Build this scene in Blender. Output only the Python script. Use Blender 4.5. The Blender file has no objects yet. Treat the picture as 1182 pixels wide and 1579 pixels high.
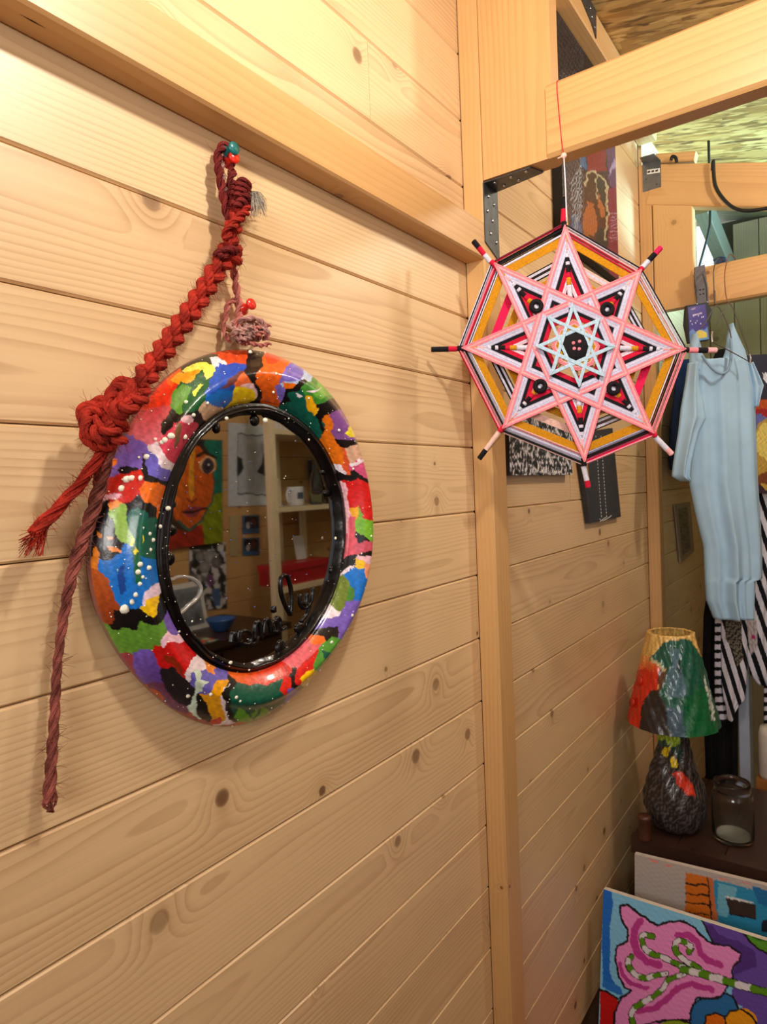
import bpy, bmesh, math, random
import numpy as np
from mathutils import Vector, Matrix

# ------------------------------------------------------------------ camera, world, lights, exposure
scene = bpy.context.scene
COL = scene.collection
W_PX, H_PX = 1182, 1579
F_PX = 1023.2
CAM = np.array([0.587, 0.0, 1.5])
YAW, PITCH, ROLL = 0.6227, -0.03603, -0.04133

def cam_axes(yaw, pitch, roll):
    f = np.array([-math.sin(yaw)*math.cos(pitch), math.cos(yaw)*math.cos(pitch), math.sin(pitch)])
    r = np.cross(f, [0, 0, 1]); r /= np.linalg.norm(r); u = np.cross(r, f)
    return f, r*math.cos(roll)+u*math.sin(roll), -r*math.sin(roll)+u*math.cos(roll)
AF, AR, AU = cam_axes(YAW, PITCH, ROLL)

cd = bpy.data.cameras.new('camera'); co = bpy.data.objects.new('camera', cd); COL.objects.link(co)
cd.sensor_fit = 'VERTICAL'; cd.sensor_height = 36.0; cd.sensor_width = 36.0*W_PX/H_PX
cd.lens = 36.0*F_PX/H_PX; cd.clip_start = 0.02
M = Matrix.Identity(4)
for i in range(3):
    M[i][0] = AR[i]; M[i][1] = AU[i]; M[i][2] = -AF[i]; M[i][3] = CAM[i]
co.matrix_world = M
scene.camera = co

world = bpy.data.worlds.new('sky'); scene.world = world; world.use_nodes = True
wn = world.node_tree.nodes; wn['Background'].inputs[0].default_value = (0.80, 0.90, 1.0, 1); wn['Background'].inputs[1].default_value = 1.6

def light(name, kind, loc, energy, color, size=0.1, size_y=None, target=None, spread=None):
    d = bpy.data.lights.new(name, kind); d.energy = energy; d.color = color
    if kind == 'AREA':
        d.shape = 'RECTANGLE' if size_y else 'SQUARE'; d.size = size
        if size_y: d.size_y = size_y
        if spread: d.spread = spread
    elif kind in ('POINT', 'SPOT'): d.shadow_soft_size = size
    o = bpy.data.objects.new(name, d); COL.objects.link(o); o.location = loc
    if target is not None:
        o.rotation_euler = (Vector(target)-Vector(loc)).to_track_quat('-Z', 'Y').to_euler()
    return o
WARM = (1.0, 0.90, 0.74)
light('ceiling_bulb', 'POINT', (0.85, 1.72, 2.38), 15, (1.0, 0.93, 0.82), 0.05)
light('rafter_bulb', 'POINT', (0.54, 0.50, 2.22), 14.0, (1.0, 0.93, 0.82), 0.03)
light('unseen_window_fill', 'AREA', (1.90, 0.35, 1.62), 2.5, (0.92, 0.96, 1.0), 1.0, 0.9, (0.0, 0.45, 1.9))  # added soft fill beside the unseen window frame
light('rear_fill', 'AREA', (0.9, -1.20, 1.9), 6.5, (1.0, 0.98, 0.95), 0.8, 0.6, (0.35, 1.0, 1.95), math.radians(100))  # added soft fill behind the camera; the near wall has no doorway
light('gable_daylight', 'AREA', (1.25, 2.86, 2.02), 13.0, (0.34, 0.76, 1.0), 0.30, 0.30, (0.25, 2.66, 2.62), math.radians(75))

vs = scene.view_settings
vs.view_transform = 'Standard'; vs.look = 'None'; vs.gamma = 1.0; vs.use_curve_mapping = False; vs.exposure = 0.4

# ------------------------------------------------------------------ helpers
rng = random.Random(7); nrng = np.random.default_rng(11)
def ray(px, py): return AF + AR*((px-W_PX/2)/F_PX) - AU*((py-H_PX/2)/F_PX)
def at(px, py, axis, val):
    r = ray(px, py); return CAM + r*((val-CAM[axis])/r[axis])
def onX(px, py, X=0.0): return at(px, py, 0, X)
def onY(px, py, Y): return at(px, py, 1, Y)
def onZ(px, py, Z): return at(px, py, 2, Z)
def project(P):
    v = np.asarray(P, float)-CAM; D = v@AF
    return np.stack([W_PX/2+F_PX*(v@AR)/D, H_PX/2-F_PX*(v@AU)/D], -1)
def refl(px, py, X, xm=0.02):
    r = ray(px, py)*np.array([-1, 1, 1]); C = CAM.copy(); C[0] = 2*xm-C[0]
    return C + r*((X-C[0])/r[0])
def lin(c):
    c = [x/255.0 for x in c[:3]]
    return tuple((x/12.92 if x <= 0.04045 else ((x+0.055)/1.055)**2.4) for x in c)
LUT = np.array([lin((i, i, i))[0] for i in range(256)])

def tag(o, label=None, cat=None, group=None, kind=None):
    if label: o['label'] = label
    if cat: o['category'] = cat
    if group: o['group'] = group
    if kind: o['kind'] = kind
    return o
def link(o, parent=None):
    COL.objects.link(o)
    if parent is not None: o.parent = parent
    return o
def empty(name, loc=(0, 0, 0)):
    o = bpy.data.objects.new(name, None); o.location = Vector([float(v) for v in loc]); o.empty_display_size = 0.05
    return link(o)
def mesh_obj(name, verts, faces, mat=None, parent=None, smooth=True, origin=None):
    """verts are world coordinates; origin (or the parent's location) becomes the local origin."""
    v = np.asarray(verts, float)
    if parent is not None: org = np.array(world_loc(parent))
    elif origin is not None: org = np.asarray(origin, float)
    else: org = np.array([v[:, 0].mean(), v[:, 1].mean(), v[:, 2].min()])
    me = bpy.data.meshes.new(name)
    me.from_pydata((v-org).tolist(), [], [list(map(int, f)) for f in faces]); me.update()
    if smooth: me.polygons.foreach_set('use_smooth', [True]*len(me.polygons))
    if mat is not None: me.materials.append(mat)
    o = bpy.data.objects.new(name, me)
    if parent is None: o.location = org
    return link(o, parent)
def world_loc(o):
    p = Vector((0, 0, 0))
    while o is not None: p = p + o.location; o = o.parent
    return p

class MB:
    def __init__(self): self.v = []; self.f = []
    def add(self, vs_, fs_):
        n = len(self.v); self.v += [tuple(map(float, x)) for x in vs_]; self.f += [[i+n for i in f] for f in fs_]
    def box(self, lo, hi):
        (a, b, c), (d, e, g) = lo, hi
        self.add([(a, b, c), (d, b, c), (d, e, c), (a, e, c), (a, b, g), (d, b, g), (d, e, g), (a, e, g)],
                 [[3, 2, 1, 0], [4, 5, 6, 7], [0, 1, 5, 4], [1, 2, 6, 5], [2, 3, 7, 6], [3, 0, 4, 7]])
    def tube(self, pts, r, sides=6, caps=True, closed=False):
        P = np.asarray(pts, float); n = len(P)
        R = np.full(n, r) if np.isscalar(r) else np.asarray(r, float)
        T = np.gradient(P, axis=0) if not closed else np.roll(P, -1, 0)-np.roll(P, 1, 0)
        T /= (np.linalg.norm(T, axis=1, keepdims=True)+1e-12)
        ref = np.array([0, 0, 1.0]) if abs(T[0][2]) < 0.9 else np.array([1.0, 0, 0])
        N = np.cross(T[0], ref); N /= np.linalg.norm(N)
        a = np.linspace(0, 2*math.pi, sides, endpoint=False); base = len(self.v)
        for i in range(n):
            N = N-T[i]*(N@T[i]); N /= (np.linalg.norm(N)+1e-12); B = np.cross(T[i], N)
            for t in a: self.v.append(tuple(P[i]+R[i]*(math.cos(t)*N+math.sin(t)*B)))
        m = n if closed else n-1
        for i in range(m):
            j = (i+1) % n
            for k in range(sides):
                l = (k+1) % sides
                self.f.append([base+i*sides+k, base+i*sides+l, base+j*sides+l, base+j*sides+k])
        if caps and not closed:
            self.f.append([base+k for k in range(sides)][::-1]); self.f.append([base+(n-1)*sides+k for k in range(sides)])
    def lathe(self, prof, c, axis=(0, 0, 1), seg=32, noise=None):
        A = np.array(axis, float); A /= np.linalg.norm(A)
        ref = np.array([1.0, 0, 0]) if abs(A[0]) < 0.9 else np.array([0, 1.0, 0])
        U = np.cross(A, ref); U /= np.linalg.norm(U); V = np.cross(A, U); base = len(self.v); c = np.asarray(c, float)
        for (r, h) in prof:
            for k in range(seg):
                t = 2*math.pi*k/seg; rr = r if noise is None else r*(1+noise(t, h))
                self.v.append(tuple(c+A*h+rr*(math.cos(t)*U+math.sin(t)*V)))
        for i in range(len(prof)-1):
            for k in range(seg):
                l = (k+1) % seg
                self.f.append([base+i*seg+k, base+i*seg+l, base+(i+1)*seg+l, base+(i+1)*seg+k])
        if prof[0][0] > 1e-6: self.f.append([base+k for k in range(seg)][::-1])
        if prof[-1][0] > 1e-6: self.f.append([base+(len(prof)-1)*seg+k for k in range(seg)])
    def blob(self, c, ax, ay, az, seg=8, rings=5):
        c = np.asarray(c, float); ax, ay, az = map(lambda q: np.asarray(q, float), (ax, ay, az)); base = len(self.v)
        for i in range(rings+1):
            ph = math.pi*i/rings
            for k in range(seg):
                t = 2*math.pi*k/seg
                self.v.append(tuple(c+ax*math.sin(ph)*math.cos(t)+ay*math.sin(ph)*math.sin(t)+az*math.cos(ph)))
        for i in range(rings):
            for k in range(seg):
                l = (k+1) % seg
                self.f.append([base+i*seg+k, base+(i+1)*seg+k, base+(i+1)*seg+l, base+i*seg+l])
    def build(self, name, mat, parent=None, smooth=True, origin=None):
        return mesh_obj(name, self.v, self.f, mat, parent, smooth, origin)

def spline(pts, n):
    """Catmull-Rom through points, n samples."""
    P = np.asarray(pts, float); P = np.vstack([2*P[0]-P[1], P, 2*P[-1]-P[-2]]); m = len(P)-3; out = []
    for s in np.linspace(0, m-1e-6, n):
        i = int(s); t = s-i; a, b, c, d = P[i:i+4]
        out.append(0.5*((2*b)+(c-a)*t+(2*a-5*b+4*c-d)*t*t+(3*b-a-3*c+d)*t**3))
    return np.array(out)

# ------------------------------------------------------------------ materials
def nmat(name):
    m = bpy.data.materials.new(name); m.use_nodes = True; nt = m.node_tree
    return m, nt, nt.nodes['Principled BSDF']
MATS = {}
def plain(name, rgb, rough=0.5, metal=0.0, var=0.08, scale=30.0, bump=0.0, bscale=None, coat=0.0, spec=0.5, stretch=None):
    if name in MATS: return MATS[name]
    m, nt, b = nmat(name); N = nt.nodes; L = nt.links
    tc = N.new('ShaderNodeTexCoord'); mp = N.new('ShaderNodeMapping'); L.new(tc.outputs['Object'], mp.inputs[0])
    if stretch: mp.inputs['Scale'].default_value = stretch
    nz = N.new('ShaderNodeTexNoise'); nz.inputs['Scale'].default_value = scale; nz.inputs['Detail'].default_value = 4; L.new(mp.outputs[0], nz.inputs['Vector'])
    c = lin(rgb); rp = N.new('ShaderNodeValToRGB')
    rp.color_ramp.elements[0].position = 0.3; rp.color_ramp.elements[1].position = 0.7
    rp.color_ramp.elements[0].color = (*[x*(1-var) for x in c], 1); rp.color_ramp.elements[1].color = (*[min(1, x*(1+var)) for x in c], 1)
    L.new(nz.outputs[0], rp.inputs[0]); L.new(rp.outputs[0], b.inputs['Base Color'])
    b.inputs['Roughness'].default_value = rough; b.inputs['Metallic'].default_value = metal
    b.inputs['Coat Weight'].default_value = coat; b.inputs['Specular IOR Level'].default_value = spec
    if bump:
        n2 = N.new('ShaderNodeTexNoise'); n2.inputs['Scale'].default_value = bscale or scale*3; n2.inputs['Detail'].default_value = 3; L.new(mp.outputs[0], n2.inputs['Vector'])
        bp = N.new('ShaderNodeBump'); bp.inputs['Strength'].default_value = bump; bp.inputs['Distance'].default_value = 0.002
        L.new(n2.outputs[0], bp.inputs['Height']); L.new(bp.outputs[0], b.inputs['Normal'])
    MATS[name] = m; return m

def wood(name, light_, dark_, knot=(92, 52, 26), rough=0.45, coat=0.25, rings=760.0, knots=1.0, contrast=1.0, sheen=0.12):
    """Pine: growth rings about an off-centre pith along local Y, knots as small dark eyes with bent grain."""
    if name in MATS: return MATS[name]
    m, nt, b = nmat(name); N = nt.nodes; L = nt.links
    def math_(op, a, b_=None, c_=None):
        n = N.new('ShaderNodeMath'); n.operation = op
        for i, x in enumerate((a, b_, c_)):
            if x is None: continue
            if isinstance(x, (int, float)): n.inputs[i].default_value = x
            else: L.new(x, n.inputs[i])
        return n.outputs[0]
    tc = N.new('ShaderNodeTexCoord'); oi = N.new('ShaderNodeObjectInfo')
    off = N.new('ShaderNodeCombineXYZ'); L.new(math_('MULTIPLY', oi.outputs['Random'], 0.0), off.inputs[0]); L.new(math_('MULTIPLY', oi.outputs['Random'], 37.0), off.inputs[1])
    add = N.new('ShaderNodeVectorMath'); add.operation = 'ADD'; L.new(tc.outputs['Object'], add.inputs[0]); L.new(off.outputs[0], add.inputs[1])
    sp = N.new('ShaderNodeSeparateXYZ'); L.new(add.outputs[0], sp.inputs[0])
    x, y, z = sp.outputs
    # knots: sparse voronoi cells in (y, z)
    kv = N.new('ShaderNodeCombineXYZ'); L.new(math_('MULTIPLY', y, 6.4), kv.inputs[0]); L.new(math_('ADD', math_('MULTIPLY', math_('ADD', z, x), 6.4), math_('MULTIPLY', oi.outputs['Random'], 53.0)), kv.inputs[1]); L.new(math_('MULTIPLY', x, 3.0), kv.inputs[2])
    vo = N.new('ShaderNodeTexVoronoi'); vo.voronoi_dimensions = '2D'; vo.inputs['Scale'].default_value = 1.0; vo.inputs['Randomness'].default_value = 1.0; L.new(kv.outputs[0], vo.inputs['Vector'])
    sc = N.new('ShaderNodeSeparateColor'); L.new(vo.outputs['Color'], sc.inputs[0])
    present = math_('GREATER_THAN', sc.outputs[0], 1.0-0.40*knots) if knots > 0 else math_('MULTIPLY', x, 0.0)
    size = math_('MULTIPLY_ADD', sc.outputs[1], 0.060, 0.022)
    kd = math_('DIVIDE', vo.outputs['Distance'], size)
    kmask = math_('MULTIPLY', present, math_('SUBTRACT', 1.0, math_('SMOOTHSTEP' if False else 'MINIMUM', math_('POWER', kd, 6.0), 1.0)))
    halo = math_('MULTIPLY', present, math_('EXPONENT', math_('MULTIPLY', math_('MULTIPLY', kd, kd), -0.16)))
    # growth rings
    nv = N.new('ShaderNodeCombineXYZ'); L.new(math_('MULTIPLY', x, 6.0), nv.inputs[0]); L.new(math_('MULTIPLY', y, 1.3), nv.inputs[1]); L.new(math_('MULTIPLY', z, 7.0), nv.inputs[2])
    n1 = N.new('ShaderNodeTexNoise'); n1.inputs['Scale'].default_value = 1.0; n1.inputs['Detail'].default_value = 2.5; L.new(nv.outputs[0], n1.inputs['Vector'])
    px = math_('ADD', x, math_('MULTIPLY_ADD', oi.outputs['Random'], 0.05, 0.018))
    pz = math_('ADD', z, math_('MULTIPLY_ADD', math_('FRACT', math_('MULTIPLY', oi.outputs['Random'], 17.31)), 0.16, -0.08))
    r = math_('SQRT', math_('ADD', math_('MULTIPLY', px, px), math_('MULTIPLY', pz, pz)))
    r = math_('ADD', r, math_('MULTIPLY', math_('SUBTRACT', n1.outputs[0], 0.5), 0.040))
    r = math_('ADD', r, math_('MULTIPLY', halo, 0.022))
    ph = math_('FRACT', math_('MULTIPLY', r, rings/6.2832*1.35))
    ring = math_('POWER', ph, 2.6)
    ring = math_('MULTIPLY', ring, math_('SUBTRACT', 1.0, math_('POWER', ph, 22.0)))
    # fibre streaks and broad tone
    fv = N.new('ShaderNodeCombineXYZ'); L.new(math_('MULTIPLY', x, 260.0), fv.inputs[0]); L.new(math_('MULTIPLY', y, 5.0), fv.inputs[1]); L.new(math_('MULTIPLY', z, 260.0), fv.inputs[2])
    n2 = N.new('ShaderNodeTexNoise'); n2.inputs['Scale'].default_value = 1.0; n2.inputs['Detail'].default_value = 2.0; L.new(fv.outputs[0], n2.inputs['Vector'])
    bv = N.new('ShaderNodeCombineXYZ'); L.new(math_('MULTIPLY', y, 2.2), bv.inputs[1]); L.new(math_('MULTIPLY', z, 11.0), bv.inputs[2]); L.new(math_('MULTIPLY', x, 11.0), bv.inputs[0])
    n3 = N.new('ShaderNodeTexNoise'); n3.inputs['Scale'].default_value = 1.0; n3.inputs['Detail'].default_value = 3.0; L.new(bv.outputs[0], n3.inputs['Vector'])
    n4 = N.new('ShaderNodeTexNoise'); n4.inputs['Scale'].default_value = 1.7; n4.inputs['Detail'].default_value = 1.0; L.new(bv.outputs[0], n4.inputs['Vector'])
    g = math_('MULTIPLY', ring, math_('MULTIPLY_ADD', n4.outputs[0], 0.9, 0.05))
    g = math_('ADD', math_('MULTIPLY', g, 0.85*contrast), math_('MULTIPLY', math_('SUBTRACT', n2.outputs[0], 0.5), 0.30*contrast))
    g = math_('ADD', g, math_('MULTIPLY', math_('SUBTRACT', n3.outputs[0], 0.5), 0.55))
    g = math_('ADD', g, math_('MULTIPLY', math_('SUBTRACT', oi.outputs['Random'], 0.5), 0.22))
    g = math_('ADD', g, math_('MULTIPLY', halo, 0.22))
    mx = N.new('ShaderNodeMix'); mx.data_type = 'RGBA'; mx.clamp_factor = True
    mx.inputs['A'].default_value = (*lin(light_), 1); mx.inputs['B'].default_value = (*lin(dark_), 1); L.new(g, mx.inputs['Factor'])
    mk = N.new('ShaderNodeMix'); mk.data_type = 'RGBA'; mk.clamp_factor = True
    L.new(mx.outputs['Result'], mk.inputs['A']); mk.inputs['B'].default_value = (*lin(knot), 1); L.new(math_('MULTIPLY', kmask, math_('MULTIPLY_ADD', sc.outputs[2], 0.45, 0.42)), mk.inputs['Factor'])
    L.new(mk.outputs['Result'], b.inputs['Base Color'])
    b.inputs['Roughness'].default_value = rough; b.inputs['Coat Weight'].default_value = coat; b.inputs['Coat Roughness'].default_value = 0.32
    bp = N.new('ShaderNodeBump'); bp.inputs['Strength'].default_value = 0.25; bp.inputs['Distance'].default_value = 0.0012
    L.new(math_('SUBTRACT', math_('MULTIPLY', n3.outputs[0], 1.2), math_('MULTIPLY', g, 0.35)), bp.inputs['Height']); L.new(bp.outputs[0], b.inputs['Normal'])
    MATS[name] = m; return m

def vcol(name, rough=0.35, coat=0.0, bump=0.0, bscale=200.0, bdist=0.001, spec=0.5):
    if name in MATS: return MATS[name]
    m, nt, b = nmat(name); N = nt.nodes; L = nt.links
    a = N.new('ShaderNodeVertexColor'); a.layer_name = 'paint'; L.new(a.outputs[0], b.inputs['Base Color'])
    b.inputs['Roughness'].default_value = rough; b.inputs['Coat Weight'].default_value = coat; b.inputs['Coat Roughness'].default_value = 0.08; b.inputs['Specular IOR Level'].default_value = spec
    if bump:
        tc = N.new('ShaderNodeTexCoord'); n2 = N.new('ShaderNodeTexNoise'); n2.inputs['Scale'].default_value = bscale; n2.inputs['Detail'].default_value = 3
        L.new(tc.outputs['Object'], n2.inputs['Vector'])
        bp = N.new('ShaderNodeBump'); bp.inputs['Strength'].default_value = bump; bp.inputs['Distance'].default_value = bdist
        L.new(n2.outputs[0], bp.inputs['Height']); L.new(bp.outputs[0], b.inputs['Normal'])
    MATS[name] = m; return m
def set_paint(o, rgb255):
    a = o.data.color_attributes.new('paint', 'FLOAT_COLOR', 'POINT')
    c = np.ones((len(rgb255), 4)); c[:, :3] = LUT[np.clip(rgb255, 0, 255).astype(int)]
    a.data.foreach_set('color', c.ravel())

def in_poly(P, poly):
    x, y = P[:, 0], P[:, 1]; q = np.asarray(poly, float); inside = np.zeros(len(P), bool)
    lo, hi = q.min(0), q.max(0); sel = np.where((x >= lo[0]) & (x <= hi[0]) & (y >= lo[1]) & (y <= hi[1]))[0]
    if len(sel) == 0: return inside
    xs, ys = x[sel], y[sel]; res = np.zeros(len(sel), bool); j = len(q)-1
    for i in range(len(q)):
        xi, yi = q[i]; xj, yj = q[j]
        if yi != yj:
            c = ((yi > ys) != (yj > ys)) & (xs < (xj-xi)*(ys-yi)/(yj-yi)+xi); res ^= c
        j = i
    inside[sel] = res; return inside
def near_line(P, pts, w):
    q = np.asarray(pts, float); out = np.zeros(len(P), bool)
    for a, b in zip(q[:-1], q[1:]):
        d = b-a; L2 = d@d+1e-12; t = np.clip(((P-a)@d)/L2, 0, 1)
        out |= np.hypot(*(P-(a+t[:, None]*d)).T) < w
    return out
def wobble(P, amp, freq, seed=0):
    r = np.random.default_rng(seed); d = np.zeros_like(P)
    for k in range(5):
        f = freq*(1.6**k); a = amp/(1.5**k); th = r.uniform(0, 6.28, 4)
        d[:, 0] += a*np.sin(P[:, 0]*f*np.cos(th[0])+P[:, 1]*f*np.sin(th[0])+th[1]); d[:, 1] += a*np.sin(P[:, 0]*f*np.cos(th[2])+P[:, 1]*f*np.sin(th[2])+th[3])
    return P+d
def speck(P, freq, seed):
    """cheap smooth pseudo noise in 0..1"""
    r = np.random.default_rng(seed); s = np.zeros(len(P))
    for k in range(9):
        th = r.uniform(0, 6.28); f = freq*r.uniform(0.6, 2.2); s += np.sin(P[:, 0]*f*math.cos(th)+P[:, 1]*f*math.sin(th)+r.uniform(0, 6.28))
    return 0.5+s/9
def painted(P, base, layers, amp=0.0, freq=0.1, seed=1, mottled=0.10, fill=None):
    """paint polygons / ellipses / strokes (all in the coordinates of P) over a base colour."""
    Q = wobble(P, amp, freq, seed) if amp else P
    c = np.tile(np.array(base, float), (len(P), 1))
    for l in layers:
        k = l[0]
        if k == 'p': m = in_poly(Q, l[1])
        elif k == 'e':
            (cx, cy), (rx, ry) = l[1]; m = ((Q[:, 0]-cx)/rx)**2+((Q[:, 1]-cy)/ry)**2 < 1
        elif k == 'l': m = near_line(Q, l[1], l[3])
        if k == 'g':   # gradient polygon: two colours along an axis
            m = in_poly(Q, l[1]); (a, b_, ca, cb) = l[2]; a = np.array(a, float); d = np.array(b_, float)-a
            t = np.clip(((Q-a)@d)/(d@d), 0, 1)[:, None]; c[m] = (np.array(ca)*(1-t)+np.array(cb)*t)[m]
        else: c[m] = l[2]
    if fill is not None:      # spread paint over bare gaps between neighbouring patches
        G = c.reshape(*fill, 3); B = np.all(np.abs(G-np.array(base, float)) < 0.5, axis=2)
        for _ in range(14):
            if not B.any(): break
            for sh, ax in ((1, 0), (-1, 0), (1, 1), (-1, 1)):
                Gs, Bs = np.roll(G, sh, ax), np.roll(B, sh, ax); m = B & ~Bs
                if ax == 0: m[0 if sh == 1 else -1] = False
                G[m] = Gs[m]; B = B & ~m
        c = G.reshape(-1, 3)
    if mottled: c *= (1-mottled+2*mottled*speck(P, freq*4, seed+5))[:, None]
    return np.clip(c, 0, 255)

def board_mesh(name, L, h, t, ch=0.0022):
    """plank along local +Y from 0 to L, front face at x=0, back at x=-t, centred in z, long front edges chamfered."""
    s = [(-t, -h/2), (-ch*1.4, -h/2), (0, -h/2+ch), (0, h/2-ch), (-ch*1.4, h/2), (-t, h/2)]
    v = [(x, 0, z) for x, z in s]+[(x, L, z) for x, z in s]; n = len(s)
    f = [[i, (i+1) % n, n+(i+1) % n, n+i] for i in range(n)]+[list(range(n))[::-1], list(range(n, 2*n))]
    me = bpy.data.meshes.new(name); me.from_pydata(v, [], f); me.update(); return me
def beam(name, p0, p1, w, h, mat, label=None, kind='structure', parent=None, up=(0, 0, 1), bev=0.003):
    """timber from p0 to p1 (its axis), w across, h along 'up'; local Y along the length so the grain follows."""
    p0, p1 = Vector(p0), Vector(p1); d = p1-p0; L = d.length; yv = d.normalized(); zv = Vector(up); zv = (zv-yv*zv.dot(yv)).normalized(); xv = yv.cross(zv)
    c = bev; a, b_ = w/2, h/2
    s = [(-a+c, -b_), (a-c, -b_), (a, -b_+c), (a, b_-c), (a-c, b_), (-a+c, b_), (-a, b_-c), (-a, -b_+c)]; n = 8
    v = [(x, 0, z) for x, z in s]+[(x, L, z) for x, z in s]
    f = [[i, (i+1) % n, n+(i+1) % n, n+i] for i in range(n)]+[list(range(n))[::-1], list(range(n, 2*n))]
    me = bpy.data.meshes.new(name); me.from_pydata(v, [], f); me.update(); me.materials.append(mat)
    o = bpy.data.objects.new(name, me); link(o)
    mw = Matrix.Identity(4)
    for i in range(3): mw[i][0] = xv[i]; mw[i][1] = yv[i]; mw[i][2] = zv[i]; mw[i][3] = p0[i]
    o.matrix_world = mw
    if label: o['label'] = label
    if kind: o['kind'] = kind
    return o

# ------------------------------------------------------------------ the room
PINE = wood('pine_board', (230, 197, 150), (170, 124, 80))
PINE_POST = wood('pine_timber', (212, 166, 108), (172, 118, 64), rings=560, knots=0.45, contrast=0.8)
PINE_FAR = wood('pine_plank', (206, 164, 108), (156, 108, 60))
GAP = plain('joint_backing_board', (96, 62, 34), 0.9)  # dark brown backing that shows between the boards
PITCH_Z = 0.12; Z0 = 1.8085
ROOM_X, Y_BACK, Y_FAR = 1.95, -1.3, 3.35
POST_Y, POST2_Y = 1.109, 2.349

def panel_wall(name, label, lo, hi):
    mb = MB(); mb.box(lo, hi); o = mb.build(name, GAP, smooth=False); return tag(o, label, 'wall', kind='structure')
wall_left = panel_wall('wall_left', 'pine board wall on which the painted mirror hangs', (-0.06, Y_BACK, 0.0), (-0.012, Y_FAR, 2.72))
wall_right = panel_wall('wall_right', 'pine board wall opposite the mirror', (ROOM_X+0.012, Y_BACK, 0.0), (ROOM_X+0.06, Y_FAR, 2.72))

def boards(wall, X, sides, mat, splits, flip=False, k0=-7, k1=14):
    cache = {}
    wl = world_loc(wall)
    for k in range(k0, k1+1):
        zt = Z0-(k-1)*PITCH_Z; zb = zt-PITCH_Z
        if k == k1: pass
        for (ya, yb) in sides:
            cuts = [ya]+[c for (kk, c) in splits if kk == k and ya < c < yb]+[yb]
            for a, b in zip(cuts[:-1], cuts[1:]):
                a2 = a+(0.0006 if a != ya else 0); L = b-a2-(0.0006 if b != yb else 0)
                key = round(L, 4)
                if key not in cache: cache[key] = board_mesh('board', L, PITCH_Z-0.0011, 0.0115); cache[key].materials.append(mat)
                o = bpy.data.objects.new('board', cache[key]); link(o, wall)
                o.location = Vector((X, a2 if not flip else a2+L, (zt+zb)/2))-wl
                if flip: o.rotation_euler = (0, 0, math.pi)
boards(wall_left, 0.0, [(Y_BACK, POST_Y+0.002), (POST_Y+0.06, POST2_Y), (POST2_Y+0.055, Y_FAR)], PINE, [(-2, 0.826), (6, -0.2), (-4, 0.1), (3, 1.62), (2, 1.93), (9, 1.8), (-1, 1.75)])
boards(wall_right, ROOM_X, [(Y_BACK, -0.2), (0.9, Y_FAR)], PINE_FAR, [(2, 2.5), (5, 1.9)], flip=True)

# unseen window frame added on the closed opposite wall to go with the fill light
win = MB(); 
for lo, hi in (((ROOM_X-0.02, -0.2, 1.05), (ROOM_X+0.01, 0.9, 1.12)), ((ROOM_X-0.02, -0.2, 2.1), (ROOM_X+0.01, 0.9, 2.17)), ((ROOM_X-0.02, -0.2, 1.12), (ROOM_X+0.01, -0.13, 2.1)), ((ROOM_X-0.02, 0.83, 1.12), (ROOM_X+0.01, 0.9, 2.1))): win.box(lo, hi)
tag(win.build('added_window_1', PINE_POST, smooth=False), 'added pine window frame on the opposite wall, out of view', 'window', kind='structure')

fl = MB(); fl.box((-0.06, Y_BACK, -0.04), (ROOM_X+0.06, Y_FAR+0.06, 0.0))
tag(fl.build('floor', wood('floor_wood', (84, 62, 42), (56, 40, 26), knots=0.3), smooth=False), 'brown wooden floor of the cabin', 'floor', kind='structure')
wb = MB(); wb.box((-0.06, Y_BACK-0.06, 0.0), (ROOM_X+0.06, Y_BACK, 2.75))
tag(wb.build('wall_back', PINE_FAR, smooth=False), 'pine wall at the near end of the cabin', 'wall', kind='structure')

# far end wall: grey-green upright planks, each a piece of its own; a gap at its top left shows the sky
GREEN = wood('weathered_green_plank', (152, 142, 112), (108, 100, 76), knot=(70, 70, 50), rough=0.7, coat=0.0, knots=0.5)
wf = MB(); wf.box((0.10, Y_FAR+0.013, 0.0), (ROOM_X+0.06, Y_FAR+0.05, 2.62)); wf.box((-0.06, Y_FAR+0.013, 0.0), (0.10, Y_FAR+0.05, 2.38))
wall_far = tag(wf.build('wall_far', plain('dark_backing', (54, 56, 44), 0.9), smooth=False), 'grey-green upright plank wall behind the hanging clothes', 'wall', kind='structure')
pm = {}
x = -0.055
while x < ROOM_X:
    h = 2.38 if x < 0.08 else 2.60
    if h not in pm: pm[h] = board_mesh('plank', h, 0.098, 0.012); pm[h].materials.append(GREEN)
    o = bpy.data.objects.new('plank', pm[h]); link(o, wall_far)
    # local Y -> up, local X(front) -> -Y
    mw = Matrix(((0, 0, 1, 0), (-1, 0, 0, 0), (0, 1, 0, 0), (0, 0, 0, 1)))
    o.matrix_local = Matrix.Translation(Vector((x+0.05, Y_FAR, 0.0))-world_loc(wall_far)) @ Matrix(((0, 0, -1, 0), (-1, 0, 0, 0), (0, 1, 0, 0), (0, 0, 0, 1)))
    x += 0.1

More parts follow.
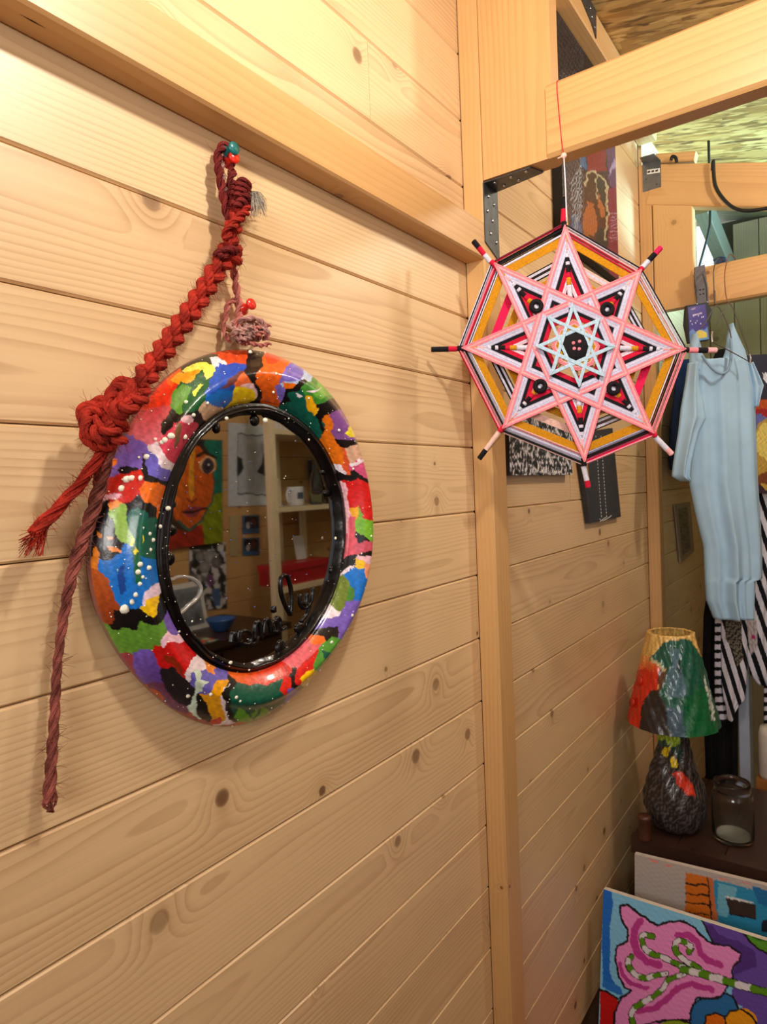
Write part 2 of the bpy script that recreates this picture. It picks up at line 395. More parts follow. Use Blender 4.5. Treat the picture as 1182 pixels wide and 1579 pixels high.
# ceiling: oriented strand board, sloping away from the mirror wall
def osb():
    m, nt, b = nmat('strand_board'); N = nt.nodes; L = nt.links
    tc = N.new('ShaderNodeTexCoord'); acc = None
    cols = [((178, 134, 66), (120, 82, 34)), ((200, 158, 88), (96, 62, 26)), ((166, 118, 54), (212, 172, 104))]
    prev = None
    for i, (a, c) in enumerate(cols):
        mp = N.new('ShaderNodeMapping'); L.new(tc.outputs['Object'], mp.inputs[0])
        mp.inputs['Rotation'].default_value = (0, 0, (0.25, -0.45, 1.0)[i]); mp.inputs['Scale'].default_value = (9, 42, 9); mp.inputs['Location'].default_value = (i*3.1, i*1.7, 0)
        vo = N.new('ShaderNodeTexVoronoi'); vo.inputs['Scale'].default_value = 1.0; L.new(mp.outputs[0], vo.inputs['Vector'])
        sc = N.new('ShaderNodeSeparateColor'); L.new(vo.outputs['Color'], sc.inputs[0])
        mx = N.new('ShaderNodeMix'); mx.data_type = 'RGBA'; mx.inputs['A'].default_value = (*lin(a), 1); mx.inputs['B'].default_value = (*lin(c), 1); L.new(sc.outputs[0], mx.inputs['Factor'])
        if prev is None: prev = mx.outputs['Result']
        else:
            nz = N.new('ShaderNodeTexNoise'); nz.inputs['Scale'].default_value = 14+9*i; L.new(mp.outputs[0], nz.inputs['Vector']); nz.inputs['Scale'].default_value = 1.4
            rp = N.new('ShaderNodeValToRGB'); rp.color_ramp.elements[0].position = 0.46; rp.color_ramp.elements[1].position = 0.54; L.new(nz.outputs[0], rp.inputs[0])
            m2 = N.new('ShaderNodeMix'); m2.data_type = 'RGBA'; L.new(rp.outputs[0], m2.inputs['Factor']); L.new(prev, m2.inputs['A']); L.new(mx.outputs['Result'], m2.inputs['B']); prev = m2.outputs['Result']
    L.new(prev, b.inputs['Base Color']); b.inputs['Roughness'].default_value = 0.6
    bw = N.new('ShaderNodeRGBToBW'); L.new(prev, bw.inputs[0]); bp = N.new('ShaderNodeBump'); bp.inputs['Strength'].default_value = 0.5; bp.inputs['Distance'].default_value = 0.003; L.new(bw.outputs[0], bp.inputs['Height']); L.new(bp.outputs[0], b.inputs['Normal'])
    return m
OSB = osb()
SL = 0.20
def roof(ya, yb, x0, x1, z0, t=0.02):
    return [(x0, ya, z0-SL*x0), (x1, ya, z0-SL*x1), (x1, yb, z0-SL*x1), (x0, yb, z0-SL*x0), (x0, ya, z0-SL*x0+t), (x1, ya, z0-SL*x1+t), (x1, yb, z0-SL*x1+t), (x0, yb, z0-SL*x0+t)]
BF = [[3, 2, 1, 0], [4, 5, 6, 7], [0, 1, 5, 4], [1, 2, 6, 5], [2, 3, 7, 6], [3, 0, 4, 7]]
rf = MB(); rf.add(roof(Y_BACK-0.06, 2.95, -0.06, ROOM_X+0.08, 2.695), BF)
tag(rf.build('ceiling', OSB, smooth=False), 'strand board ceiling over the beams', 'ceiling', kind='structure')
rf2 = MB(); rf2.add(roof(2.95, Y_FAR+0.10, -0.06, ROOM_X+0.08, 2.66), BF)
tag(rf2.build('porch_ceiling', plain('shaded_strand_board', (112, 104, 70), 0.7, var=0.3, scale=22, stretch=(1, 4, 1)), smooth=False), 'strand board roof beyond the far opening, shade put into its colour', 'ceiling', kind='structure')  # strand board coloured darker than the main ceiling to stand for shade

# posts, girt, tie beams, rafters
PX = 0.04
beam('girt', (PX/2, Y_BACK, 1.9415), (PX/2, POST_Y+0.001, 1.9415), PX, 0.0685, PINE_POST, 'horizontal pine rail along the wall above the mirror')
beam('wall_post', (PX/2, POST_Y+0.031, 0.0), (PX/2, POST_Y+0.031, 2.62), PX, 0.062, PINE_POST, 'pine wall post behind the hanging yarn mandala', up=(0, 1, 0))
beam('wall_post', (PX/2, POST2_Y+0.028, 0.0), (PX/2, POST2_Y+0.028, 2.535), PX, 0.056, PINE_POST, 'pine wall post behind the painted table lamp', up=(0, 1, 0))
beam('hanging_plank', (0.107, POST_Y+0.02, 2.047), (0.107, POST_Y+0.02, 2.67), 0.133, 0.04, PINE_POST, 'broad upright pine plank that carries the near tie beam', up=(0, 1, 0))
beam('tie_beam', (0.166, POST_Y+0.016, 2.107), (ROOM_X, POST_Y+0.016, 2.107), 0.044, 0.122, PINE_POST, 'thick pine tie beam from which the yarn mandala hangs', bev=0.006)
beam('hanging_plank', (0.104, POST2_Y+0.02, 2.047), (0.104, POST2_Y+0.02, 2.40), 0.122, 0.04, PINE_POST, 'broad upright pine plank under the far rafter', up=(0, 1, 0))
beam('tie_beam', (0.160, POST2_Y+0.016, 2.100), (ROOM_X, POST2_Y+0.016, 2.100), 0.044, 0.122, PINE_POST, 'far pine tie beam over which the clothes hangers hook', bev=0.006)
beam('rafter', (0.041, POST2_Y+0.02, 2.463), (1.4, POST2_Y+0.02, 2.463-0.295*1.36), 0.044, 0.130, PINE_POST, 'sloping pine rafter above the far tie beam', bev=0.004)
beam('purlin', (0.03, Y_BACK, 2.643), (0.03, 2.36, 2.643), 0.06, 0.075, PINE_POST, 'pine purlin at the top of the mirror wall')
beam('purlin', (1.0, POST2_Y+0.05, 2.355), (1.0, Y_FAR, 2.355), 0.06, 0.075, PINE_POST, 'pine purlin over the far clothes corner')
beam('roof_brace', (0.10, 2.9, 2.56), (0.13, 3.33, 2.40), 0.05, 0.09, wood('grey_timber', (110, 104, 86), (78, 72, 58), knots=0.3), 'grey roof timber beside the gap of sky')
beam('block', (0.055, POST2_Y+0.02, 2.545), (0.175, POST2_Y+0.02, 2.515), 0.04, 0.03, PINE_POST, 'small pine packing block on the far rafter')

def slab(q, n, t):
    q = [np.asarray(p, float) for p in q]; n = np.asarray(n, float)*t; m = len(q)
    return ([tuple(p) for p in q]+[tuple(p+n) for p in q], [list(range(m))[::-1], list(range(m, 2*m))]+[[i, (i+1) % m, m+(i+1) % m, m+i] for i in range(m)])
a_, b_ = onZ(30, 21, 1.9075), onZ(70, 43, 1.9075)
mb = MB(); mb.add(*slab([a_, (a_+b_)/2+np.array([0.0009, 0, 0]), b_, (a_+b_)/2-np.array([0.0009, 0, 0])], (0, 0, -1), 0.0004)); tag(mb.build('timber_crack', plain('crack_dark', (40, 22, 10), 0.9), smooth=False), 'thin dark drying crack in the underside of the wall rail', 'crack', kind='structure')

# metal angle brackets
STEEL = plain('zinc_plate', (128, 132, 138), 0.35, 0.85, var=0.15, scale=40)
DSTEEL = plain('dark_zinc_plate', (92, 95, 100), 0.4, 0.8, var=0.2, scale=60)
SCREW = plain('screw_head', (190, 192, 196), 0.25, 0.9)
def bracket(loc, label, plates, screws, mat):
    e = empty('angle_bracket', loc); tag(e, label, 'bracket', 'angle brackets on the timbers')
    for pv, pf in plates:
        mb = MB(); mb.add(pv, pf); mb.build('plate', mat, e, smooth=False)
    for c, n in screws:
        mb = MB(); mb.lathe([(0.0032, 0), (0.0034, 0.0012), (0.0022, 0.0022), (0.0, 0.0024)], c, n, 10); mb.build('screw', SCREW, e)
    return e
zb = 2.0465
bracket((PX, POST_Y+0.03, zb-0.02), 'L-shaped zinc bracket under the plank beside the hanging mandala',
        [slab([(PX+0.001, POST_Y+0.004, zb), (0.130, POST_Y+0.004, zb), (0.142, POST_Y+0.038, zb), (PX+0.001, POST_Y+0.055, zb)], (0, 0, -1), 0.0025),
         slab([(PX, POST_Y+0.002, zb-0.002), (PX, POST_Y+0.058, zb-0.002), (PX, POST_Y+0.058, zb-0.130), (PX, POST_Y+0.002, zb-0.108)], (1, 0, 0), 0.0025)],
        [((x_, y_, zb-0.0025), (0, 0, -1)) for x_, y_ in ((0.058, POST_Y+0.015), (0.066, POST_Y+0.036), (0.09, POST_Y+0.014), (0.096, POST_Y+0.034), (0.12, POST_Y+0.012))] +
        [((PX+0.0025, POST_Y+y_, zb-z_), (1, 0, 0)) for y_, z_ in ((0.018, 0.022), (0.04, 0.03), (0.012, 0.05), (0.032, 0.062), (0.022, 0.088), (0.045, 0.098))], DSTEEL)
bracket((0.06, 1.66, 2.62), 'pointed zinc bracket on the purlin near the strand board',
        [slab([(0.0602, 1.50, 2.682), (0.0602, 1.74, 2.682), (0.0602, 1.735, 2.61), (0.0602, 1.70, 2.63)], (1, 0, 0), 0.0025)],
        [((0.0628, y_, z_), (1, 0, 0)) for y_, z_ in ((1.60, 2.668), (1.64, 2.655), (1.69, 2.66), (1.70, 2.645), (1.72, 2.63))], DSTEEL)
fb = empty('angle_bracket', (0.03, POST2_Y-0.002, 2.47)); tag(fb, 'grey zinc bracket with a small white sticker where rafter meets post', 'bracket', 'angle brackets on the timbers')
a, b_, c_, d_ = [onY(*p, POST2_Y-0.003) for p in ((990, 252), (1018, 248), (1019, 288), (991, 296))]
mb = MB(); mb.add(*slab([a, b_, c_, d_], (0, 1, 0), 0.003)); mb.build('plate', STEEL, fb, smooth=False)
t0, t1 = onY(986, 244, POST2_Y-0.06), onY(1008, 238, POST2_Y-0.06)
mb = MB(); mb.add(*slab([a, b_, t1, t0], (0, 0, 1), 0.003)); mb.build('plate', STEEL, fb, smooth=False)
q4 = [onY(*p, POST2_Y-0.0035) for p in ((997, 262), (1017, 259), (1017, 266), (997, 269))]
mb = MB(); mb.add(*slab(q4, (0, 1, 0), 0.0006)); st = mb.build('sticker', plain('white_sticker', (225, 222, 215), 0.6), fb, smooth=False)
for p in ((1000, 265), (1006, 264), (1012, 263)):
    c = onY(*p, POST2_Y-0.004); mb = MB(); mb.box((c[0]-0.004, c[1]-0.0002, c[2]-0.003), (c[0]+0.004, c[1]+0.0004, c[2]+0.003)); mb.build('print_mark', plain('sticker_ink', (60, 55, 55), 0.6), st, smooth=False)
for p in ((996, 276), (1012, 284)):
    mb = MB(); mb.lathe([(0.003, 0), (0.0025, 0.0015), (0, 0.002)], onY(*p, POST2_Y-0.003), (0, -1, 0), 8); mb.build('screw', DSTEEL, fb)

# ------------------------------------------------------------------ oval mirror with hand-painted frame
OUT = [(381.6,535),(434,544),(483,573),(522,614),(549,663),(566,720),(577,782),(580,826),(575,870),(566,909),(549,958),(522,1006),(483,1054),(443,1092),(399,1114),(360,1121),(311,1116),(267,1094),(223,1059),(188,1015),(162,971),(144,918),(133,861),(135,834),(148,782),(166,729),(184,676),(206,636),(245,592),(289,562),(333,542)]
INN = [(386,618),(434,628),(474,652),(505,689),(527,738),(535.6,790),(535.6,839),(527,892),(505,944),(474,988),(434,1023.5),(390,1037.6),(346,1034.5),(307,1012.5),(276,975),(254,927),(243,874),(243,817),(254,759.6),(276,702),(307,663),(346,630)]
GLS = [(386,638.6),(434,652),(474,685),(500,729),(516,781.6),(518,834),(511,887),(487,940),(452,988),(417,1012.6),(381.6,1021),(346,1012.6),(307,988),(280,949),(265,896),(260.6,843),(265,790),(276,742),(298,693.6),(337.6,654)]
MC = onX(388, 832, 0.025)[1:]           # ring centre in (y, z)
def polar_fit(px, Xf, nh=5):
    P = np.array([onX(x, y, Xf(x, y))[1:] for x, y in px])-MC
    th = np.arctan2(P[:, 1], P[:, 0]); r = np.hypot(P[:, 0], P[:, 1])
    A = np.column_stack([np.ones_like(th)]+[f(k*th) for k in range(1, nh+1) for f in (np.cos, np.sin)])
    c = np.linalg.lstsq(A, r, rcond=None)[0]
    return lambda t: np.column_stack([np.ones_like(t)]+[f(k*t) for k in range(1, nh+1) for f in (np.cos, np.sin)])@c
ro = polar_fit(OUT, lambda x, y: 0.012 if x < 380 else 0.026)
ri = polar_fit(INN, lambda x, y: 0.030)
rg = polar_fit(GLS, lambda x, y: 0.022)
def ring_mesh(prof, nT):
    """prof: list of (kind radius function, offset, x)"""
    t = np.linspace(0, 2*math.pi, nT, endpoint=False); V = []
    for fn, off, X in prof:
        r = fn(t)+off; V.append(np.column_stack([X if not np.isscalar(X) else np.full(nT, X), MC[0]+r*np.cos(t), MC[1]+r*np.sin(t)]))
    V = np.concatenate(V); F = []
    for i in range(len(prof)-1):
        a = np.arange(nT); b = (a+1) % nT
        F.append(np.column_stack([i*nT+a, i*nT+b, (i+1)*nT+b, (i+1)*nT+a]))
    return V, np.concatenate(F).tolist()
# cross-section of the frame, from the back outer edge over the crown to the inner lip
key = np.array([(0, 0.004, 0.003), (0, 0.0, 0.010), (0, 0.002, 0.018), (0, 0.010, 0.029), (0.12, 0.014, 0.038), (0.40, 0.006, 0.0455), (0.65, 0.0, 0.044), (0.85, 0.0, 0.037), (1.0, 0.0, 0.028), (1.0, -0.006, 0.020)])
sm = spline(key, 118); prof = []
for fr, off, X in sm:
    prof.append(((lambda fr: (lambda t: ro(t)*(1-fr)+ri(t)*fr))(fr), -off if fr < 0.99 else off, X))
V, Fq = ring_mesh(prof, 900)
mirror = empty('wall_mirror', (0.0, MC[0], float(V[:, 2].min())))
tag(mirror, 'oval wall mirror in a thick frame of splashed bright paint', 'mirror')

def tr(scale, ox, oy): return lambda pts: [(ox+x/scale, oy+y/scale) for x, y in pts]
b2 = tr(5.139, 130, 520); b3 = tr(4.546, 340, 520); b4 = tr(4.643, 130, 800); b5 = tr(4.546, 340, 800)
BLK = (16, 14, 16); PUR = (118, 94, 190); LIME = (122, 182, 58); RED = (214, 30, 22); ORG = (236, 112, 22); YEL = (250, 205, 18); BLU = (14, 118, 212); DGR = (12, 88, 70); WHT = (244, 228, 236); PNK = (220, 92, 104); RST = (178, 78, 30)
PAINT = []
def pp(T, c, *polys):
    for q in polys: PAINT.append(('p', T(q), c))
def pe(T, c, ctr, rad, s):
    PAINT.append(('e', (T([ctr])[0], (rad[0]/s, rad[1]/s)), c))
# upper left
pp(b2, (232, 48, 14), [(480,560),(360,640),(400,420),(520,300),(640,230),(790,150),(800,260),(760,330),(720,400),(690,500),(600,540)])
pp(b2, (244, 96, 18), [(640,230),(790,150),(800,260),(760,330),(690,400),(640,300)])
pp(b2, (250, 168, 30), [(760,270),(900,260),(880,320),(800,350),(740,380),(700,330)])
pp(b2, (206, 72, 26), [(760,180),(900,100),(1182,40),(1182,200),(1060,220),(1000,170),(850,190)])
pp(b2, (74, 74, 54), [(760,200),(880,130),(1060,130),(1060,160),(1000,210),(850,230),(780,280)])
pp(b2, WHT, [(985,160),(1060,150),(1140,200),(1090,240),(1040,220)])
pp(b2, (20, 92, 50), [(760,360),(860,340),(880,290),(950,260),(980,330),(1070,270),(1010,370),(960,440),(900,560),(800,590),(750,520),(700,440)])
pp(b2, (252, 240, 96), [(780,260),(830,230),(970,195),(1030,240),(1020,300),(980,320),(940,270),(860,250),(800,270)], [(860,440),(920,370),(950,370),(880,480)])
pp(b2, (92, 156, 44), [(700,440),(770,370),(850,380),(830,470),(780,540),(760,600),(730,580),(670,520)])
pp(b2, (28, 82, 184), [(1000,330),(1100,230),(1182,210),(1182,420),(1000,440),(960,440)])
pp(b2, BLU, [(970,470),(1050,420),(1160,410),(1170,490),(1060,550),(1000,520)])
PAINT.append(('g', b2([(290,740),(380,600),(500,560),(660,540),(640,640),(590,720),(600,790),(520,830),(430,850),(410,770),(330,740)]), (b2([(480,560)])[0], b2([(420,850)])[0], (214, 70, 78), (226, 120, 140))))
pp(b2, (124, 94, 186), [(230,800),(310,770),(400,770),(480,870),(470,960),(440,1020),(300,1040),(230,1100),(190,950)])
pp(b2, BLK, [(590,720),(690,555),(760,610),(745,690),(640,765),(605,755)])
pp(b2, (206, 58, 84), [(610,830),(720,680),(780,690),(900,680),(860,800),(740,980),(640,960)])
pp(b2, (122, 88, 58), [(735,690),(775,690),(760,820),(720,870),(720,760)])
pp(b2, BLK, [(770,620),(860,575),(935,610),(950,690),(900,725),(890,650),(830,612)])
pp(b2, (240, 190, 200), [(800,620),(850,610),(870,640),(830,690),(790,660)])
pp(b2, (222, 186, 150), [(910,580),(990,540),(1050,590),(960,660),(930,620)])
pp(b2, (108, 98, 192), [(480,920),(580,940),(590,1020),(690,1080),(640,1130),(520,1110),(480,1030)])
pp(b2, (238, 218, 226), [(500,870),(560,820),(600,880),(700,1050),(620,1040),(560,930)])
pp(b2, BLK, [(455,930),(480,980),(510,1090),(600,1110),(660,1150),(600,1160),(490,1140),(460,1040)], [(270,1060),(300,1020),(430,1015),(400,1065),(330,1085)])
pp(b2, (200, 34, 24), [(200,1140),(330,1080),(430,1030),(470,1090),(460,1180),(440,1250),(350,1300),(150,1290),(170,1200)])
pp(b2, (240, 180, 195), [(120,1260),(230,1230),(310,1240),(240,1275),(140,1290)])
pp(b2, ORG, [(480,1150),(590,1150),(630,1200),(600,1320),(580,1440),(560,1330),(460,1270),(440,1200)], [(200,940),(270,950),(270,990),(230,1020)])
pp(b2, BLK, [(340,1320),(430,1240),(470,1290),(560,1340),(580,1490),(520,1520),(480,1400),(400,1350),(330,1420)], [(60,1350),(180,1290),(180,1400),(240,1542),(40,1542)])
pp(b2, (252, 150, 70), [(190,1310),(250,1270),(290,1300),(270,1370),(230,1400),(180,1350)])
pp(b2, (146, 188, 78), [(180,1410),(290,1310),(330,1340),(340,1440),(350,1560),(240,1560),(210,1450)])
pp(b2, (14, 96, 86), [(350,1400),(430,1330),(490,1390),(520,1560),(350,1560)])
# lower left
pp(b4, (28, 22, 22), [(20,60),(200,0),(240,150),(300,180),(230,300),(110,280),(30,260)])
pp(b4, (146, 188, 78), [(200,0),(310,0),(330,110),(320,170),(280,170),(230,100)])
pp(b4, (14, 96, 76), [(310,0),(530,0),(530,320),(400,260),(340,230),(330,100)])
pp(b4, (230, 130, 30), [(50,240),(80,210),(112,250),(95,350),(60,330)], [(90,90),(125,95),(120,140),(95,135)])
pp(b4, (250, 150, 72), [(160,125),(210,130),(200,150),(165,145)], [(175,205),(240,215),(260,245),(215,250),(180,230)])
pp(b4, BLU, [(120,285),(200,290),(240,260),(280,180),(310,180),(310,260),(410,270),(530,310),(550,470),(480,480),(420,540),(390,620),(330,610),(270,640),(240,600),(200,520),(150,400),(100,340)])
pp(b4, (10, 66, 150), [(245,330),(290,330),(300,520),(260,560),(240,450)])
pp(b4, (16, 100, 66), [(350,250),(410,250),(410,460),(370,470)])
pp(b4, (250, 228, 40), [(325,120),(348,150),(340,195),(322,170)], [(368,195),(388,240),(365,272),(352,240)], [(418,110),(436,130),(425,170)])
PAINT.append(('g', b4([(50,370),(120,390),(180,480),(215,560),(255,640),(250,750),(130,740),(80,600)]), (b4([(60,380)])[0], b4([(250,740)])[0], (196, 92, 30), (140, 56, 24))))
pp(b4, BLK, [(215,640),(330,660),(440,660),(400,720),(400,790),(340,800),(270,780),(190,800),(215,720)])
pp(b4, (238, 214, 236), [(470,470),(545,455),(570,530),(510,550),(440,620),(405,610),(420,540)])
pp(b4, (246, 198, 20), [(440,590),(545,545),(525,640),(490,705),(428,660)])
pp(b4, BLK, [(560,535),(595,560),(582,660),(520,740),(480,768),(385,690),(430,665),(488,705),(530,640)])
pp(b4, (98, 150, 50), [(130,760),(230,800),(390,800),(410,735),(500,770),(565,740),(580,830),(540,870),(500,930),(360,960),(320,990),(190,930)])
pp(b4, (122, 94, 190), [(585,670),(610,660),(700,820),(660,845),(610,810),(580,740)])
pp(b4, (246, 200, 220), [(540,870),(600,835),(715,830),(735,875),(640,905),(570,930)])
pp(b4, (206, 24, 24), [(495,900),(560,920),(600,900),(745,878),(790,940),(745,1060),(722,1145),(620,1070),(530,1050),(488,960)])
pp(b4, (150, 42, 18), [(560,960),(640,985),(700,1060),(722,1140),(640,1080)])
pp(b4, (156, 58, 70), [(190,960),(340,970),(345,1080),(410,1185),(320,1180),(230,1060)])
PAINT.append(('g', b4([(345,960),(400,925),(470,930),(530,1010),(555,1100),(530,1170),(440,1180),(370,1110),(340,1030)]), (b4([(400,930)])[0], b4([(480,1170)])[0], (124, 96, 196), (96, 64, 140))))
pp(b4, (34, 29, 34), [(550,1080),(620,1065),(722,1150),(800,1250),(765,1310),(680,1320),(600,1240),(550,1170)])
pp(b4, (104, 52, 84), [(410,1180),(550,1170),(640,1280),(750,1410),(560,1340),(450,1290)])
pp(b4, (176, 78, 36), [(370,1180),(450,1175),(560,1270),(590,1350),(700,1430),(540,1380),(420,1270)])
pp(b4, (156, 72, 62), [(560,1360),(760,1400),(820,1450),(900,1500),(740,1500),(620,1430)])
pp(b4, WHT, [(765,1030),(840,995),(855,1040),(780,1070),(745,1175),(725,1110)])
pp(b4, (110, 100, 192), [(770,1120),(840,1105),(980,1060),(1015,1130),(940,1180),(880,1255),(815,1255),(765,1190)])
pp(b4, BLK, [(790,1250),(840,1280),(905,1380),(885,1435),(810,1425),(785,1340)], [(990,1290),(1020,1180),(1068,1140),(1068,1330),(1060,1430),(1020,1400)])
pp(b4, (206, 226, 206), [(790,1070),(840,1110),(830,1160),(885,1160),(830,1235),(795,1262),(792,1400),(822,1445),(768,1412),(752,1320),(800,1220)])
pp(b4, (250, 150, 60), [(885,1035),(932,1060),(922,1115),(888,1090)])
pp(b4, (240, 168, 18), [(815,1262),(900,1250),(940,1160),(1050,1148),(1012,1220),(980,1310),(1005,1445),(960,1458),(918,1390),(900,1330)])
pp(b4, WHT, [(1008,1220),(1062,1158),(1052,1190),(1014,1240),(1002,1320),(1034,1430),(1068,1460),(970,1492),(1010,1430),(978,1330)])
pp(b4, (200, 40, 30), [(938,1432),(962,1408),(984,1452),(958,1474)])
# upper right
pp(b3, (214, 74, 28), [(0,40),(180,60),(175,180),(60,190),(0,130)])
pp(b3, (26, 76, 184), [(0,190),(100,180),(172,180),(152,240),(60,285),(0,335)])
pp(b3, (112, 58, 60), [(60,290),(152,238),(182,260),(120,310),(60,340),(0,365)])
pp(b3, (242, 112, 58), [(80,330),(162,250),(242,330),(242,372),(140,342)])
pp(b3, BLU, [(0,370),(82,358),(92,425),(0,475)])
pp(b3, (252, 214, 18), [(88,358),(242,348),(248,412),(88,455)])
pp(b3, (242, 202, 212), [(140,340),(232,328),(254,405),(236,412),(218,360)])
pp(b3, (230, 98, 24), [(305,80),(480,130),(510,190),(440,240),(410,300),(380,340),(412,440),(300,450),(255,350),(248,310),(290,230)])
pp(b3, (226, 62, 24), [(315,75),(430,105),(480,150),(400,170),(330,180)])
pp(b3, BLK, [(188,70),(312,80),(302,200),(242,250),(252,330),(295,425),(248,440),(238,340),(168,250),(178,170)])
pp(b3, (52, 40, 30), [(200,150),(290,150),(280,200),(210,210)])
pp(b3, (120, 104, 198), [(440,250),(490,180),(560,165),(605,215),(645,250),(560,290),(430,312)], [(388,345),(452,360),(442,440),(408,435)])
pp(b3, (178, 198, 228), [(600,215),(645,260),(622,312),(590,280),(500,312),(440,352),(458,320),(560,290)])
pp(b3, ORG, [(450,330),(522,318),(502,362),(450,372)])
pp(b3, (62, 138, 48), [(640,210),(725,285),(800,355),(805,435),(680,475),(600,432),(560,360),(630,300)])
pp(b3, (104, 172, 60), [(680,300),(742,330),(792,400),(700,432),(650,400)])
pp(b3, (12, 92, 76), [(478,400),(560,368),(622,520),(725,600),(692,668),(570,565),(455,462)])
pp(b3, BLK, [(592,285),(560,355),(522,385),(472,402),(492,455),(448,455),(456,380),(530,345)], [(675,490),(780,425),(865,470),(845,505),(722,522),(694,560),(726,645),(700,648),(668,540)], [(425,95),(480,105),(525,170),(490,152)])
pp(b3, (250, 180, 18), [(588,418),(642,428),(684,500),(660,545),(608,480)])
pp(b3, WHT, [(528,388),(572,418),(542,432)], [(590,390),(722,345),(640,392)])
pp(b3, (236, 120, 24), [(718,555),(802,590),(792,642),(742,642),(856,820),(856,875),(808,862),(758,712)])
pp(b3, (134, 82, 152), [(780,560),(870,490),(905,555),(965,690),(995,765),(950,722),(820,712),(790,652)])
pp(b3, (248, 226, 40), [(892,535),(955,620),(968,695),(888,695),(878,660),(910,620)])
pp(b3, BLK, [(806,718),(955,715),(965,755),(860,775)])
pp(b3, (218, 172, 142), [(856,775),(990,765),(1030,850),(930,872),(880,832)])
pp(b3, (216, 84, 130), [(908,890),(1030,848),(1050,900),(1050,995),(960,952)])
pp(b3, (226, 90, 48), [(848,780),(902,860),(912,952),(880,952),(860,870)])
pp(b3, WHT, [(815,905),(892,938),(882,962),(828,942)], [(915,885),(1020,858),(1020,872),(918,900)])
pp(b3, (216, 28, 28), [(866,1022),(940,975),(1065,1035),(1095,1200),(1095,1315),(1010,1275),(960,1180),(900,1215),(878,1100)])
pp(b3, BLK, [(816,958),(900,958),(940,925),(1000,995),(1065,995),(1060,1042),(960,992),(900,1012),(838,1004)])
pp(b3, (238, 182, 192), [(856,1030),(882,1030),(914,1380),(876,1380)])
pp(b3, (246, 176, 18), [(900,1200),(962,1168),(962,1262),(930,1302)])
pp(b3, (132, 188, 58), [(960,1168),(1000,1230),(1010,1278),(1100,1308),(1100,1380),(970,1380)])
pp(b3, (226, 98, 128), [(888,1240),(952,1302),(952,1380),(898,1380)])
# lower right
pp(b5, (220, 88, 104), [(888,-10),(942,-10),(962,150),(942,262),(878,262)])
pp(b5, (120, 186, 48), [(958,10),(1100,10),(1095,172),(1040,152),(1000,100),(958,82)])
pp(b5, BLK, [(958,88),(1042,152),(1000,162),(958,165)], [(978,238),(1090,230),(1088,300),(1020,262),(958,272)], [(878,268),(942,258),(932,345),(878,332)])
pp(b5, (206, 84, 106), [(948,182),(1000,148),(1095,180),(1095,232),(948,232)])
pp(b5, (242, 192, 204), [(958,262),(1020,258),(1085,290),(1075,332),(1000,292),(948,292)])
pp(b5, (246, 200, 30), [(948,290),(1002,298),(1002,362),(958,362)])
pp(b5, (246, 160, 118), [(1000,330),(1075,338),(1068,402),(1020,412),(1000,372)])
pp(b5, BLU, [(908,350),(1000,348),(1032,410),(1062,440),(1030,600),(950,585),(908,480)])
pp(b5, (72, 132, 50), [(878,458),(942,498),(942,562),(888,572)])
pp(b5, (112, 132, 50), [(880,438),(902,470),(862,602),(808,642),(828,560)])
pp(b5, (120, 96, 192), [(888,580),(1025,590),(1010,670),(968,785),(850,822),(818,740),(868,640)], [(758,710),(832,690),(802,772),(718,762)])
pp(b5, (166, 44, 86), [(848,832),(970,775),(950,865),(875,990),(788,962),(850,900)])
pp(b5, WHT, [(768,658),(832,658),(822,692),(758,692)], [(900,330),(935,330),(920,360),(895,355)])
pp(b5, BLK, [(698,800),(750,758),(832,768),(842,802),(780,802),(740,842)])
pp(b5, (242, 112, 28), [(648,872),(722,818),(732,862),(638,905)])
pp(b5, (226, 100, 112), [(495,1005),(640,882),(702,882),(540,1025)])
pp(b5, (82, 152, 54), [(728,872),(792,828),(842,900),(858,985),(805,1070),(740,1138),(678,1062),(658,1000)])
pp(b5, (10, 96, 76), [(708,918),(762,938),(850,1000),(825,1025),(738,992)])
pp(b5, (216, 28, 24), [(518,1102),(560,1030),(692,938),(660,1022),(600,1092),(560,1172),(518,1152)])
pp(b5, (250, 200, 14), [(558,1132),(610,1068),(682,1058),(714,1132),(668,1200),(610,1218)])
PAINT.append(('g', b5([(85,1092),(240,1100),(420,1058),(495,1070),(440,1122),(330,1162),(200,1152),(120,1145)]), (b5([(90,1110)])[0], b5([(480,1090)])[0], (238, 108, 28), (206, 24, 24))))
pp(b5, (12, 86, 66), [(55,1200),(110,1150),(330,1160),(430,1130),(455,1260),(505,1335),(350,1395),(250,1405),(100,1372),(55,1300)])
pp(b5, (220, 34, 24), [(418,1160),(482,1118),(484,1192),(440,1244),(412,1200)])
pp(b5, (126, 100, 192), [(468,1190),(584,1210),(590,1290),(525,1345),(448,1282)])
pp(b5, BLK, [(484,1090),(512,1055),(504,1148),(618,1196),(610,1275),(582,1300),(578,1214),(484,1172)])
pp(b5, (96, 168, 40), [(85,1382),(130,1328),(200,1362),(300,1328),(368,1390),(300,1450),(270,1425),(130,1405)], [(380,1395),(500,1330),(490,1360),(400,1410)])
pp(b5, (12, 86, 66), [(160,1310),(235,1385),(300,1310),(290,1350),(235,1405),(160,1345)])
pp(b5, BLK, [(18,1230),(58,1170),(110,1118),(102,1162),(62,1204),(62,1332),(115,1415),(58,1405),(28,1340)])
pp(b5, (188, 86, 24), [(-20,1465),(110,1425),(280,1435),(420,1400),(340,1460),(150,1520),(-20,1530)])
px = project(V)
cpaint = painted(px, (150, 74, 62), PAINT, amp=1.6, freq=0.12, seed=3, mottled=0.09, fill=(len(prof), 900))
side = np.repeat(np.arange(len(prof)), 900) < 22
cpaint[side] = cpaint[side]*0.25+np.array((132, 84, 88))*0.75
